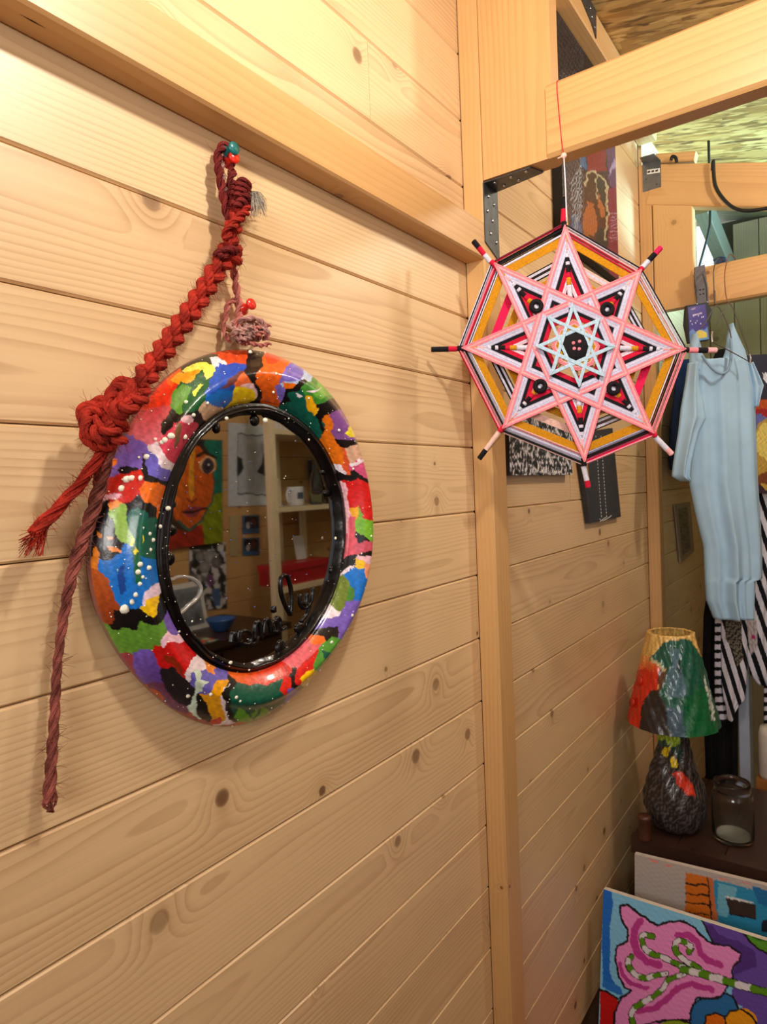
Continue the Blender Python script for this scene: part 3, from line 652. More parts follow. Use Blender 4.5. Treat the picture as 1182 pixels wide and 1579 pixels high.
frame = mesh_obj('frame', V, Fq, vcol('splashed_gloss_paint', 0.30, 0.3, bump=0.35, bscale=90, bdist=0.002), mirror)
set_paint(frame, cpaint)
# back board
bk, bf = ring_mesh([(ro, -0.005, 0.003), (ro, -0.004, 0.0008), (lambda t: t*0+0.002, 0.0, 0.0008)], 90)
mesh_obj('back_board', bk, bf, plain('brown_back_board', (120, 80, 70), 0.7), mirror)
# glass
tt = np.linspace(0, 2*math.pi, 120, endpoint=False); rr = ri(tt)-0.002
gv = np.column_stack([np.full(120, 0.0195), MC[0]+rr*np.cos(tt), MC[1]+rr*np.sin(tt)])
MIRR, nt_, pb = nmat('silvered_glass'); pb.inputs['Base Color'].default_value = (0.47, 0.48, 0.49, 1); pb.inputs['Metallic'].default_value = 1.0; pb.inputs['Roughness'].default_value = 0.025
mesh_obj('mirror_glass', gv, [list(range(120))], MIRR, mirror, smooth=False)
# black rim with lumps and drips
nT = 360; t = np.linspace(0, 2*math.pi, nT, endpoint=False)
lump = 0.0009*np.sin(5*t+1)+0.0007*np.sin(13*t+0.4+1.5*np.sin(3*t))+0.0005*np.sin(29*t+2+2*np.sin(2*t)); lump = np.clip(lump, -0.0012, 0.004)
mix = lambda f: (lambda tq: ri(tq)*(1-f)+rg(tq)*f)
prof2 = []
for s in np.linspace(0, 1, 15):
    X = 0.0198+0.0105*math.sin(math.pi*min(1, s*1.02))**0.55+0.0022*math.cos(s*9.0)*math.sin(math.pi*s)
    prof2.append((mix(s), (0.0012*(1-s)-lump*s*1.0), X))
rv, rfq = ring_mesh(prof2, nT)
GLOSSBLK = plain('black_gloss_paint', (7, 7, 8), 0.28, coat=0.15, var=0.2, bump=0.3, bscale=120, spec=0.35)
mesh_obj('black_rim', rv, rfq, GLOSSBLK, mirror)
# drips on the glass
mb = MB()
for (x, y, rx, ry) in ((393,648,7,9),(334,660,5,8),(262,778,8,6),(262,818,9,8),(262,862,6,9),(268,925,4,6),(505,760,8,7),(512,880,4,9),(500,728,6,5),(433,1000,8,14),(463,968,10,9),(422,940,3,6),(410,640,5,5)):
    c = onX(x, y, 0.0205); k = 1/1300.0
    mb = MB(); mb.blob(c, (0, rx*k*1.3, 0), (0, 0, ry*k), (0.0025, 0, 0), 10, 6); mb.build('paint_drip', GLOSSBLK, mirror)
# hand-lettered strokes in thick black paint along the bottom of the glass
q1 = tr(3.431, 240, 600)
strokes = [[(715,1195),(690,1150),(665,1080),(662,1010),(680,985),(702,1000),(718,1070),(718,1150),(712,1200)], [(762,1085),(765,1135),(785,1160),(815,1140),(830,1090),(832,1050)], [(815,1140),(800,1190),(770,1230)], [(765,1130),(795,1135),(800,1080)],
           [(640,1290),(660,1230),(640,1210),(660,1270),(690,1260)], [(570,1300),(580,1230),(600,1225),(612,1290),(615,1240),(640,1230),(650,1290)], [(525,1330),(530,1245),(550,1240),(560,1320)], [(445,1330),(450,1290),(480,1280),(505,1300),(500,1345),(460,1350),(450,1330)], [(470,1350),(520,1345),(545,1310)], [(628,1150),(630,1180)], [(400,1345),(410,1290),(430,1330),(440,1280)]]
for st_ in strokes:
    mb = MB(); P = spline([onX(*p, 0.0203) for p in q1(st_)], max(14, len(st_)*5)); mb.tube(P, 0.0024, 6); mb.build('painted_letter_stroke', GLOSSBLK, mirror)
CLEAR, nt_, pb = nmat('clear_gel'); pb.inputs['Base Color'].default_value = (0.75, 0.74, 0.70, 1); pb.inputs['Roughness'].default_value = 0.12; pb.inputs['Transmission Weight'].default_value = 0.7
mb = MB(); P = spline([onX(*p, 0.0203) for p in q1([(70,1015),(130,992),(200,1005),(240,1050),(225,1100),(170,1150),(115,1200)])], 40); mb.tube(P, 0.0020, 6); mb.build('gel_stroke', CLEAR, mirror)
# spattered drops of thick paint on frame, rim and glass
vis = np.where(~side)[0]; pv = px[vis]
def surf(x, y):
    d = np.hypot(pv[:, 0]-x, pv[:, 1]-y); i = np.argsort(d)[:6]; return V[vis[i[np.argmax(V[vis[i], 0])]]]
dots = {'cream_drops': [], 'blue_drops': []}
for (x, y, r) in [(b4([(290,645)])[0]+(6.5,)), (b4([(392,325)])[0]+(3.6,)), (b4([(377,378)])[0]+(3.6,)), (b4([(413,420)])[0]+(2.4,)), (b4([(390,470)])[0]+(3,)), (b4([(362,542)])[0]+(3.5,)), (b4([(463,352)])[0]+(3.4,)), (b4([(475,225)])[0]+(2.6,)), (b4([(470,105)])[0]+(2.6,)), (b4([(490,150)])[0]+(3,)), (b4([(742,1270)])[0]+(3,)), (b4([(903,1262)])[0]+(3,)), (b4([(336,600)])[0]+(4,)),
                  (b2([(330,1120)])[0]+(5,)), (b2([(372,1115)])[0]+(4,)), (b2([(288,1200)])[0]+(4.5,)), (b2([(440,1115)])[0]+(4,)), (b2([(490,950)])[0]+(4,)), (b2([(420,945)])[0]+(1.8,)), (b2([(680,780)])[0]+(4.5,)), (b2([(640,810)])[0]+(4.5,)), (b2([(610,830)])[0]+(3.5,)), (b2([(798,788)])[0]+(4,)), (b2([(868,618)])[0]+(3,)), (b2([(560,805)])[0]+(2.6,)), (b2([(980,522)])[0]+(2.5,)), (b2([(800,510)])[0]+(3,)),
                  (b3([(825,658)])[0]+(2.8,)), (b3([(275,236)])[0]+(1.8,)), (b3([(368,390)])[0]+(2.6,)), (b3([(392,252)])[0]+(2.4,)), (b3([(614,435)])[0]+(2,)), (b3([(925,925)])[0]+(2.6,)), (b3([(210,102)])[0]+(4,)), (b3([(1010,860)])[0]+(1.6,)),
                  (b5([(920,675)])[0]+(3,)), (b5([(775,862)])[0]+(3,)), (b5([(715,1080)])[0]+(3.4,)), (b5([(110,1248)])[0]+(2.6,)), (b5([(137,1283)])[0]+(1.8,)), (b5([(510,1330)])[0]+(2.6,)), (b5([(655,1215)])[0]+(3.4,)), (b5([(890,858)])[0]+(2.4,)), (b5([(915,855)])[0]+(1.8,)), (b5([(945,108)])[0]+(1.8,)), (b5([(1055,125)])[0]+(2.4,)), (b5([(980,240)])[0]+(2,))]:
    dots['cream_drops'].append((surf(x, y), r))
for _ in range(220):
    i = vis[rng.randrange(len(vis))]; dots['cream_drops'].append((V[i], rng.uniform(0.4, 1.2)))
for (x, y, r) in ((409,648,4.2),(349,645,3),(247,812,3),(445,645,1.8),(476,678,2),(355,1022,3),(384,1033,1.6),(531,720,3),(517,830,3),(259,784,3.4),(296,958,1.4),(276,974,1.6)):
    dots['cream_drops'].append((onX(x, y, 0.0305), r))
for _ in range(70):
    a_ = rng.uniform(0, 6.28); i = rng.randrange(len(rv)); dots['cream_drops'].append((rv[i], rng.uniform(0.3, 0.8)))
for _ in range(90):
    a_ = rng.uniform(0, 6.28); f_ = math.sqrt(rng.random())*0.9; r_ = float(rg(np.array([a_]))[0])*f_
    dots[rng.choice(['cream_drops', 'blue_drops'])].append((np.array([0.0197, MC[0]+r_*math.cos(a_), MC[1]+r_*math.sin(a_)]), rng.uniform(0.25, 0.9)))
for nm, col in (('cream_drops', (250, 246, 226)), ('blue_drops', (60, 110, 190))):
    mb = MB()
    for c, r in dots[nm]:
        k = r/1350.0; mb.blob(np.asarray(c)+np.array([0.0002, 0, 0]), (0, k*rng.uniform(1.0, 1.5), 0), (0, 0, k), (max(0.0006, k*0.4), 0, 0), 8, 4)
    o = mb.build(nm, plain('drop_'+nm, col, 0.25, coat=0.3), mirror); o['kind'] = 'stuff'

# ------------------------------------------------------------------ ropes and pins
def jute(name, rgb, var=0.35):
    return plain(name, rgb, 0.85, var=var, scale=60, bump=0.6, bscale=700, spec=0.2)
JRED = jute('red_jute', (164, 44, 30), 0.5); JDARK = jute('dark_red_jute', (112, 34, 32)); JPINK = jute('pink_twine', (196, 118, 108), 0.3); JGREY = jute('faded_twine', (182, 138, 128), 0.5)
def rope(mb, pts, rad, strands=3, yarns=5, pitch=0.02, n=160, braid=True, fuzz=0, flen=0.008, taper=None):
    P = spline(pts, n); seg = np.linalg.norm(np.diff(P, axis=0), axis=1); s = np.concatenate([[0], np.cumsum(seg)])
    T = np.gradient(P, axis=0); T /= np.linalg.norm(T, axis=1, keepdims=True)
    N = np.cross(T, np.array([1.0, 0.05, 0.02])); N /= np.linalg.norm(N, axis=1, keepdims=True); B = np.cross(T, N)
    rad = rad*np.ones(n) if taper is None else rad*np.interp(np.linspace(0, 1, n), *taper)
    for k in range(strands):
        ph = 2*math.pi*s/pitch+2*math.pi*k/strands
        if braid: C = P+(N.T*(rad*0.62*np.sin(ph))).T+(B.T*(rad*0.36*np.sin(2*ph))).T; rs = rad*0.50
        else: C = P+(N.T*(rad*0.5*np.cos(ph))).T+(B.T*(rad*0.5*np.sin(ph))).T; rs = rad*0.52
        for j in range(yarns):
            a = 2*math.pi*j/yarns+2*math.pi*s/(pitch*0.8)
            Q = C+(N.T*(rs*0.55*np.cos(a))).T+(B.T*(rs*0.55*np.sin(a))).T
            mb.tube(Q, rs*0.48, 5)
    for _ in range(fuzz):
        i = rng.randrange(n-1); a = rng.uniform(0, 6.28); d = N[i]*math.cos(a)+B[i]*math.sin(a)
        d[0] = abs(d[0])*0.7 if rng.random() < 0.8 else d[0]*0.3
        p0 = P[i]+d*rad[i]*0.7; l = rng.uniform(0.4, 1.3)*flen; w = np.array([rng.uniform(-1, 1) for _ in range(3)])*0.5
        p0[0] = max(p0[0], 0.002); p2 = p0+(d+w+T[i]*rng.uniform(-1, 1))*l; p2[0] = max(p2[0], 0.002)
        mb.tube([p0, (p0+p2)/2+w*l*0.2, p2], [0.00022, 0.00018, 0.0001], 3, caps=False)
def W(x, y, X): return onX(x, y, X)
rp = empty('jute_rope', onX(150, 640, 0.03)); tag(rp, 'red braided jute rope with pale twine bundle, pinned to the wall above the mirror', 'rope')
mb = MB(); rope(mb, [W(368,392,.030), W(345,402,.032), W(322,436,.033), W(298,474,.035), W(270,514,.039), W(244,552,.045), W(222,584,.053), W(205,612,.058), W(186,634,.054)], 0.0105, yarns=6, pitch=0.060, n=220, fuzz=900); mb.build('braid', JRED, rp)
mb = MB(); rope(mb, [W(372,285,.030), W(368,318,.031), W(360,350,.031), W(352,378,.031), W(343,400,.032)], 0.0092, yarns=6, pitch=0.046, n=110, fuzz=340); mb.build('upper_braid', JRED, rp)
mb = MB(); rope(mb, [W(352,385,.034), W(337,392,.04), W(338,398,.028), W(358,396,.018), W(366,390,.03), W(352,386,.042), W(338,400,.034)], 0.0055, strands=2, pitch=0.02, n=70, braid=False, fuzz=60); mb.build('wrap_knot', JDARK, rp)
# loop over the pins
mb = MB(); rope(mb, [W(352,340,.026), W(344,300,.022), W(337,258,.018), W(337,238,.016), W(345,226,.016), W(354,236,.018), W(358,262,.02), W(356,284,.024), W(356,320,.026)], 0.0055, strands=2, yarns=4, pitch=0.03, n=110, braid=False, fuzz=60); mb.build('loop', JDARK, rp)
mb = MB(); rope(mb, [W(350,345,.024), W(349,312,.02), W(342,272,.016), W(341,240,.013), W(350,232,.013)], 0.0045, strands=2, yarns=4, pitch=0.03, n=70, braid=False, fuzz=30); mb.build('loop', JGREY, rp)
# thick top knot
mb = MB()
for q in range(5):
    cx, cy = 370+rng.uniform(-3, 3), 286+q*8
    rope(mb, [W(cx-9, cy+4, .022), W(cx-6, cy-3, .036), W(cx+6, cy-5, .040), W(cx+11, cy+1, .030), W(cx+3, cy+6, .018), W(cx-9, cy+4, .022)], 0.0052, strands=2, yarns=4, pitch=0.024, n=50, braid=False, fuzz=22)
mb.build('top_knot', JDARK, rp)
mb = MB(); rope(mb, [W(384,318,.036), W(377,328,.040), W(364,342,.040), W(352,356,.038), W(346,370,.034)], 0.0058, strands=2, yarns=4, pitch=0.026, n=60, braid=False, fuzz=40); mb.build('wrap_strand', JRED, rp)
# frayed grey tuft
mb = MB()
for _ in range(150):
    p0 = W(382+rng.uniform(-3, 3), 300+rng.uniform(-5, 5), .030); p2 = W(400+rng.uniform(-14, 12), 318+rng.uniform(-10, 18), rng.uniform(.012, .05)); m_ = (p0+p2)/2+np.array([0.004, 0, 0.005])
    mb.tube(spline([p0, m_, p2], 5), 0.00022, 3, caps=False)
tuft = mb.build('frayed_tuft', jute('grey_fibre', (176, 168, 156), 0.3), rp); tuft['kind'] = 'stuff'
# big knot at the left of the frame
mb = MB()
for (cx, cy, w, h, X0, r_) in ((200, 606, 20, 14, .054, .0085), (188, 618, 17, 16, .058, .008), (160, 640, 28, 16, .046, .0085), (156, 652, 22, 20, .052, .008), (168, 668, 20, 14, .048, .0085), (150, 660, 16, 24, .040, .0075)):
    ring = [W(cx+w*math.cos(a), cy+h*math.sin(a), X0+0.010*math.sin(a+0.8)) for a in np.linspace(0.3, 6.1, 9)]
    rope(mb, ring, r_, strands=2, yarns=5, pitch=0.03, n=80, braid=False, fuzz=70, flen=0.009)
mb.build('side_knot', JRED, rp)
# short frayed tail
mb = MB(); rope(mb, [W(166,672,.046), W(150,708,.040), W(128,740,.034), W(104,768,.030), W(76,798,.028), W(52,824,.028)], 0.0055, strands=3, yarns=5, pitch=0.09, n=100, braid=False, fuzz=260, taper=([0, 0.6, 1.0], [1.0, 1.0, 1.25]))
for _ in range(110):
    a_ = W(66+rng.uniform(-10, 10), 806+rng.uniform(-8, 8), .028); b__ = W(44+rng.uniform(-16, 22), 840+rng.uniform(-14, 20), rng.uniform(.014, .04)); mb.tube([a_, (a_+b__)/2+np.array([0.002, 0, -0.002]), b__], 0.0003, 3, caps=False)
mb.build('short_tail', JRED, rp)
# long twisted tail
mb = MB(); rope(mb, [W(172,668,.044), W(160,720,.036), W(148,770,.026), W(134,815,.020), W(118,860,.017), W(106,910,.016), W(96,965,.015), W(88,1030,.015), W(84,1100,.015), W(80,1160,.016), W(77,1210,.016), W(76,1236,.016)], 0.0048, strands=3, yarns=5, pitch=0.055, n=240, braid=False, fuzz=420, flen=0.008, taper=([0, 0.3, 0.6, 0.85, 1.0], [1.5, 1.3, 0.85, 1.05, 1.35]))
for k in range(9):
    x0 = 70+k*2.3; p = [W(x0, 1228, .016), W(x0-3+rng.uniform(-2, 2), 1242, .017), W(76+rng.uniform(-5, 7), 1252, .016)]; mb.tube(spline(p, 6), 0.0009, 4)
mb.build('long_tail', jute('brick_jute', (136, 74, 64), 0.6), rp)
# thin twine that drops to the top of the frame, with its pale bundle
tw = rp
mb = MB(); rope(mb, [W(358,396,.022), W(362,430,.016), W(367,462,.014), W(368,490,.016), W(366,506,.020)], 0.0050, strands=2, yarns=4, pitch=0.03, n=80, braid=False, fuzz=50); mb.build('thin_cord', JPINK, tw)
mb = MB(); rope(mb, [W(362,462,.013), W(352,470,.011), W(347,490,.010), W(346,512,.012), W(354,526,.020)], 0.0036, strands=2, yarns=4, pitch=0.024, n=60, braid=False, fuzz=30); mb.build('side_loop', JPINK, tw)
mb = MB()
for q in range(13):
    cx, cy = 382+rng.uniform(-15, 15), 508+rng.uniform(-10, 14); w, h = rng.uniform(9, 20), rng.uniform(5, 12); a0 = rng.uniform(0, 6.28)
    ring = [W(cx+w*math.cos(a), cy+h*math.sin(a), 0.026+0.012*math.sin(a+a0)) for a in np.linspace(a0, a0+5.2, 8)]
    rope(mb, ring, 0.0030, strands=2, yarns=3, pitch=0.02, n=44, braid=False, fuzz=6)
mb.build('bundle', JGREY, tw)
mb = MB()
for (p, q_, s_) in (((372,512),(400,505),(416,502)), ((380,528),(402,533),(416,530)), ((390,518),(408,514),(412,524))):
    rope(mb, [W(*p, .034), W(*q_, .036), W(*s_, .034)], 0.0030, strands=2, yarns=3, pitch=0.02, n=36, braid=False, fuzz=4)
mb.build('bundle_ends', JPINK, tw)

def pushpin(px0, px1, X0, X1, rgb, label, s=1.0):
    a = onX(*px0, X0); b_ = onX(*px1, X1); d = b_-a; L = np.linalg.norm(d)
    e = empty('push_pin', a); tag(e, label, 'push pin', 'push pins holding the rope')
    mb = MB(); k = 0.0042*s
    mb.lathe([(0.0, 0), (k*1.15, 0.0), (k*1.25, L*0.08), (k*1.2, L*0.2), (k*0.7, L*0.36), (k*0.55, L*0.55), (k*0.62, L*0.72), (k*1.0, L*0.80), (k*1.05, L*0.93), (k*0.95, L), (0.0, L)], a, d, 20)
    mb.build('grip', plain('pin_'+label[:6], rgb, 0.25, coat=0.4), e)
    mb = MB(); mb.tube([a-d/L*0.012, a], 0.0006, 6); mb.build('needle', SCREW, e)
pushpin((346,236), (362,228), 0.012, 0.030, (10, 112, 110), 'teal push pin at the top loop of the rope', 1.6)
pushpin((350,251), (362,242), 0.012, 0.028, (222, 40, 24), 'red push pin just under the teal one', 1.5)
pushpin((372,477), (389,468), 0.012, 0.030, (222, 36, 26), 'lone red push pin above the twine bundle', 1.5)

# ------------------------------------------------------------------ hanging yarn mandala
MCN = np.array([0.2085, 1.082, 1.719]); MR = np.array([AR[0], AR[1], 0.0]); MR /= np.linalg.norm(MR); MN = np.array([MR[1], -MR[0], 0.0])   # MN points back to the viewer
def onM(px_, py_, off=0.0):
    r = ray(px_, py_); c = MCN+MN*off; return CAM+r*(((c-CAM)@MN)/(r@MN))
RING = [(868,345),(988,415),(1058,540),(1008,672),(899,717),(770,665),(706,538),(757,405)]      # T TR R BR B BL L TL
TIPS = [(870,303),(1019,381),(1105,540),(1036,701),(907,752),(738,708),(664,539),(729,371)]
CTR = onM(884, 536)
mand = empty('yarn_mandala', onM(907, 752)); tag(mand, 'eight-pointed pink, black and gold yarn mandala hanging from the tie beam', 'mandala')
VK = [onM(*p)-CTR for p in RING]
def mp(k, r, off=0.0): return CTR+VK[k % 8]*r+MN*off
def yarn(name, rgb): return plain('yarn_'+name, rgb, 0.8, var=0.15, scale=300, bump=0.4, bscale=900, spec=0.25)
YC = {'k': yarn('black', (22, 20, 24)), 'w': yarn('white', (214, 211, 226)), 'l': yarn('lilac', (184, 184, 220)), 'p': yarn('pink', (240, 138, 150)), 'q': yarn('pale_pink', (244, 176, 178)), 'r': yarn('crimson', (206, 22, 58)), 'h': yarn('hot_pink', (240, 34, 92)), 'g': yarn('gold', (206, 142, 20)), 'b': yarn('beige_pink', (238, 196, 182)), 'c': yarn('ice_blue', (186, 214, 232)), 'd': yarn('dark_red', (120, 14, 30)), 'n': yarn('maroon', (110, 30, 50))}
YNAME = {'k': 'black', 'w': 'white', 'l': 'lilac', 'p': 'pink', 'q': 'pale pink', 'r': 'crimson', 'h': 'hot pink', 'g': 'gold', 'b': 'beige pink', 'c': 'ice blue', 'd': 'dark red', 'n': 'maroon'}
ROLES = {}
def strand(role, col, a, b_, r=0.00105, key=None):
    mb = ROLES.setdefault((role, col, key), MB()); m_ = (a+b_)/2
    mb.tube([a, m_, b_], r, 6, caps=False)
sides_ = ['kkwwppqrwwrr', 'kkwwwwwqpprw', 'rppqwwpkkkrw', 'pqhhwrkkkwll', 'bkkkwwlwwwpb', 'rppwpqkkkwww', 'wkwlpprrwwkw', 'nnrkkkkkkwww']
for k in range(8):
    for j, c in enumerate(sides_[k]):
        r = 1.0-0.0082*j; off = 0.004*math.sin(j*1.3)
        strand('outer_ring_yarn', c, mp(k, r, off), mp(k+1, r, off), key=(k, len(sides_[k][:j].rstrip(c))))
    for j in range(8):
        r = 0.898-0.0085*j; strand('gold_ring_yarn', 'g', mp(k, r, 0.002), mp(k+1, r, 0.002))
mid_ = ['bbwwbb', 'kwwkkwwk', 'hhhhhhh', 'kwwkkwwk', 'bbbbbb', 'kwwkkwwk', 'hhhhhhh', 'kwwkkwwk']
for k in range(8):
    for j, c in enumerate(mid_[k]):
        r = 0.752-0.011*j; strand('back_ring_yarn', c, mp(k, r, -0.010), mp(k+1, r, -0.010), key=(k, len(mid_[k][:j].rstrip(c))))
    for j in range(6):
        r = 0.64-0.012*j; strand('back_gold_yarn', 'g', mp(k, r, -0.012), mp(k+1, r, -0.012))
    for j in range(4):
        r = 0.555-0.012*j; strand('back_pink_yarn', 'q', mp(k, r, -0.012), mp(k+1, r, -0.012))
# eight-pointed star of three-step chords
star = 'ppqqpp'+'lwlwwl'+'kkkk'+'rrrrr'+'wwqw'+'dkdk'
r = 0.975
for j, c in enumerate(star):
    off = 0.0075-0.00042*j*0.6
    for k in range(8):
        o2 = off+(0.0012 if k % 2 else 0.0)
        A_, B_ = mp(k, r, o2), mp(k+3, r, o2)
        if j < 21: strand('star_yarn', c, A_, B_, 0.00115)
        else:
            strand('tip_yarn', c, A_, A_+(B_-A_)*0.27, 0.00115, key=k); strand('tip_yarn', c, B_, B_+(A_-B_)*0.27, 0.00115, key=(k+3) % 8)
    r -= 0.0185 if c not in 'wd' else 0.0195
# heart of the mandala
for j in range(5):
    r = 0.345-0.013*j
    for k in range(8): strand('centre_star_yarn', 'c', mp(k, r, 0.0135+0.0008*(k % 2)), mp(k+3, r, 0.0135+0.0008*(k % 2)), 0.0010)
for j, c in enumerate('ppqgg'):
    r = 0.205-0.0135*j
    for k in range(8): strand('centre_ring_yarn', c, mp(k, r, 0.0125), mp(k+1, r, 0.0125), 0.0013)
for (role, col, _k), mb in ROLES.items():
    o = mb.build(role, YC[col], mand); o['label'] = YNAME[col]+' yarn strands'
mb = MB(); mb.blob(CTR+MN*0.010, MR*0.024, np.array([0, 0, 0.026]), MN*0.007, 20, 8); mb.build('centre_pad', YC['k'], mand)
for dx, dz in ((-0.005, 0.004), (0.005, 0.006), (-0.004, -0.005), (0.004, -0.006)):
    mb = MB(); mb.blob(CTR+MN*0.017+MR*dx+np.array([0, 0, dz]), MR*0.003, np.array([0, 0, 0.003]), MN*0.0025, 10, 6); mb.build('centre_knot', YC['p'], mand)
# dowels with yarn-wrapped ends
STICK = wood('dowel_wood', (206, 160, 108), (160, 112, 66), knots=0)
wraps = {0: 'rk', 1: 'wkh', 2: 'pkq', 3: 'wwq', 4: 'wwr', 5: 'bbk', 6: 'rkk', 7: 'wrk'}
for k in range(4):
    a, b_ = onM(*TIPS[k]), onM(*TIPS[k+4]); mb = MB(); mb.tube([a, CTR, b_], 0.0032, 8); st = mb.build('stick', STICK, mand)
    for kk, tip in ((k, a), (k+4, b_)):
        s0 = CTR+VK[kk]*1.01; seq = wraps[kk]
        for i, c in enumerate(seq):
            p, q_ = s0+(tip-s0)*i/len(seq), s0+(tip-s0)*(i+1)/len(seq); n_ = 26
            P = np.array([p+(q_-p)*u for u in np.linspace(0, 1, n_)]); rad = 0.0044+0.0005*np.sin(np.arange(n_)*2.1)
            if i == len(seq)-1: rad[-2:] *= (0.85, 0.5)
            mb = MB(); mb.tube(P, rad, 10); mb.build('yarn_wrap', YC[c], st)
        # bands wound round the spoke where the yarn turns
        for (ra, rb, c) in ((0.94, 1.01, 'k' if kk % 2 == 0 else 'r'), (0.84, 0.90, 'g'), (0.78, 0.84, 'q'), (0.72, 0.75, 'w'), (0.69, 0.715, 'k'), (0.66, 0.685, 'w'), (0.60, 0.655, 'k'), (0.56, 0.60, 'r'), (0.50, 0.56, 'g'), (0.40, 0.50, 'w')):
            P = np.array([CTR+VK[kk]*u+MN*0.0035 for u in np.linspace(ra, rb, 9)]); mb = MB(); mb.tube(P, 0.0044+0.0004*np.sin(np.arange(9)*2.2), 8); mb.build('yarn_wrap', YC[c], st)
        if kk % 2:
            P = [CTR+VK[kk]*0.47+MN*0.010+(MR*math.cos(a_)+np.array([0, 0, math.sin(a_)]))*0.008 for a_ in np.linspace(0, 2*math.pi, 18, endpoint=False)]
            mb = MB(); mb.tube(np.array(P), 0.004, 6, closed=True); mb.build('yarn_rosette', YC['k'], st)
# cords: white string to a knot, red thread up the face of the beam
kn = onM(869, 240, 0.0); kn[1] = min(kn[1], POST_Y-0.012)
mb = MB(); mb.tube(spline([onM(873, 342, 0.006), onM(872, 300, 0.008), kn], 10), 0.0011, 6); mb.build('white_string', YC['w'], mand)
mb = MB(); mb.blob(kn, MR*0.005, np.array([0, 0, 0.005]), MN*0.004, 10, 6); mb.tube([kn, kn+MR*-0.010+np.array([0, 0, -0.004])], 0.0012, 5); mb.build('string_knot', YC['b'], mand)
tp = onY(858, 128, POST_Y-0.0075)
mb = MB(); mb.tube(spline([kn, onY(866, 222, POST_Y-0.008), onY(862, 180, POST_Y-0.0075), tp, tp+np.array([0, 0.014, 0.006])], 14), 0.0008, 5); mb.build('red_thread', YC['r'], mand)

# ------------------------------------------------------------------ pictures on the wall beyond the post
def panel(name, label, cat, c4, t, n, rgb_fn, nx=110, ny=140, edge=(20, 18, 18), mat=None, relief=None, group=None, parts='canvas'):
    """flat picture with real thickness: c4 = TL, TR, BR, BL of its face (world), n = outward normal, t = thickness; face painted on a fine grid."""
    c4 = [np.asarray(c, float) for c in c4]; n = np.asarray(n, float); n /= np.linalg.norm(n)
    e = empty(name, (c4[2]+c4[3])/2-n*t); tag(e, label, cat, group)
    u, v = np.meshgrid(np.linspace(0, 1, nx), np.linspace(0, 1, ny)); u = u.ravel(); v = v.ravel()
    P = (c4[0][None]*((1-u)*(1-v))[:, None]+c4[1][None]*(u*(1-v))[:, None]+c4[2][None]*(u*v)[:, None]+c4[3][None]*((1-u)*v)[:, None])
    col = rgb_fn(np.column_stack([u, v]), P)
    if relief is not None: P = P+n[None]*relief(np.column_stack([u, v]), col)[:, None]
    F = [[j*nx+i, (j+1)*nx+i, (j+1)*nx+i+1, j*nx+i+1] for j in range(ny-1) for i in range(nx-1)]
    o = mesh_obj('painted_face', P, F, mat or vcol('matt_paint', 0.45, 0.0, bump=0.25, bscale=160), e); set_paint(o, col)
    mb = MB(); mb.add(*slab([c-n*0.0006 for c in c4], -n, t-0.0006)); mb.build(parts, plain('edge_%s' % '_'.join(map(str, edge)), edge, 0.7), e, smooth=False)
    return e
XP = 0.026
def cor(l, X): return [onX(*p, X) for p in l]
tl, trr = onX(863, 105, XP), onX(952, 215, XP); zt, zbm = 2.60, onX(950, 430, XP)[2]
yl, yr = onX(867, 300, XP)[1], onX(951, 330, XP)[1]
pxf = lambda P: project(P)
def horse(uv, P):
    p = pxf(P); T = tr(6.577, 840, 200); s1 = speck(p, 0.55, 3); s2 = speck(p, 0.9, 8)
    L = [('p', T([(150,0),(220,250),(240,1500),(860,1600),(860,0)]), (70, 24, 40)), ('p', T([(430,100),(620,100),(620,420),(430,420)]), (150, 16, 36)), ('p', T([(620,130),(760,130),(760,700),(650,560)]), (110, 60, 96)),
         ('p', T([(640,600),(760,560),(760,1500),(640,1500)]), (142, 24, 56)), ('p', T([(340,240),(420,230),(420,400),(360,380)]), (70, 104, 160)), ('p', T([(260,880),(320,850),(370,960),(370,1050),(280,1050)]), (72, 96, 150)), ('p', T([(380,560),(420,440),(500,420),(620,480),(640,860),(620,1500),(400,1500),(370,1000)]), (88, 40, 26)),
         ('p', T([(520,480),(620,540),(620,760),(640,850),(600,900),(540,640)]), (62, 46, 38)), ('p', T([(440,720),(500,760),(520,900),(540,980),(500,1080),(400,1040),(380,900),(400,840)]), (190, 104, 48)), ('p', T([(540,640),(590,760),(610,880),(570,880),(530,760)]), (196, 112, 58)), ('p', T([(380,1000),(440,1060),(490,1500),(420,1500)]), (176, 98, 48)),
         ('p', T([(520,1000),(640,1000),(620,1500),(500,1500)]), (48, 38, 34)),
         ('l', T([(410,560),(430,440),(500,420),(560,480),(600,500),(630,600),(620,720),(640,850),(620,1000),(600,1120)]), (206, 188, 150), 1.8), ('l', T([(520,440),(520,600),(530,700)]), (190, 176, 150), 1.0)]
    for k_ in range(10):
        L.append(('l', T([(250+k_*6, 560+k_*55), (370, 360+k_*52)]), (180, 186, 196), 0.7)); L.append(('l', T([(660, 860+k_*30), (750, 840+k_*30)]), (196, 150, 176), 0.5 if k_ % 2 else 0.8)); L.append(('l', T([(640+k_*8, 460-k_*10), (700+k_*5, 300+k_*8)]), (186, 150, 190), 0.5))
    c = painted(p, (34, 22, 30), L, amp=0.9, freq=0.4, seed=9, mottled=0.2)
    dots_ = (speck(p, 1.6, 31) > 0.66) & (p[:, 0] < 900); c[dots_] = c[dots_]*0.45+np.array((176, 178, 190))*0.55
    st_ = (np.abs(np.sin((p[:, 0]*0.9+p[:, 1]*0.75))) < 0.22) & (speck(p, 0.25, 44) > 0.5); c[st_] = c[st_]*0.55+np.array((150, 120, 150))*0.45
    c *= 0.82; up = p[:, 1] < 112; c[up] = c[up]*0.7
    return c
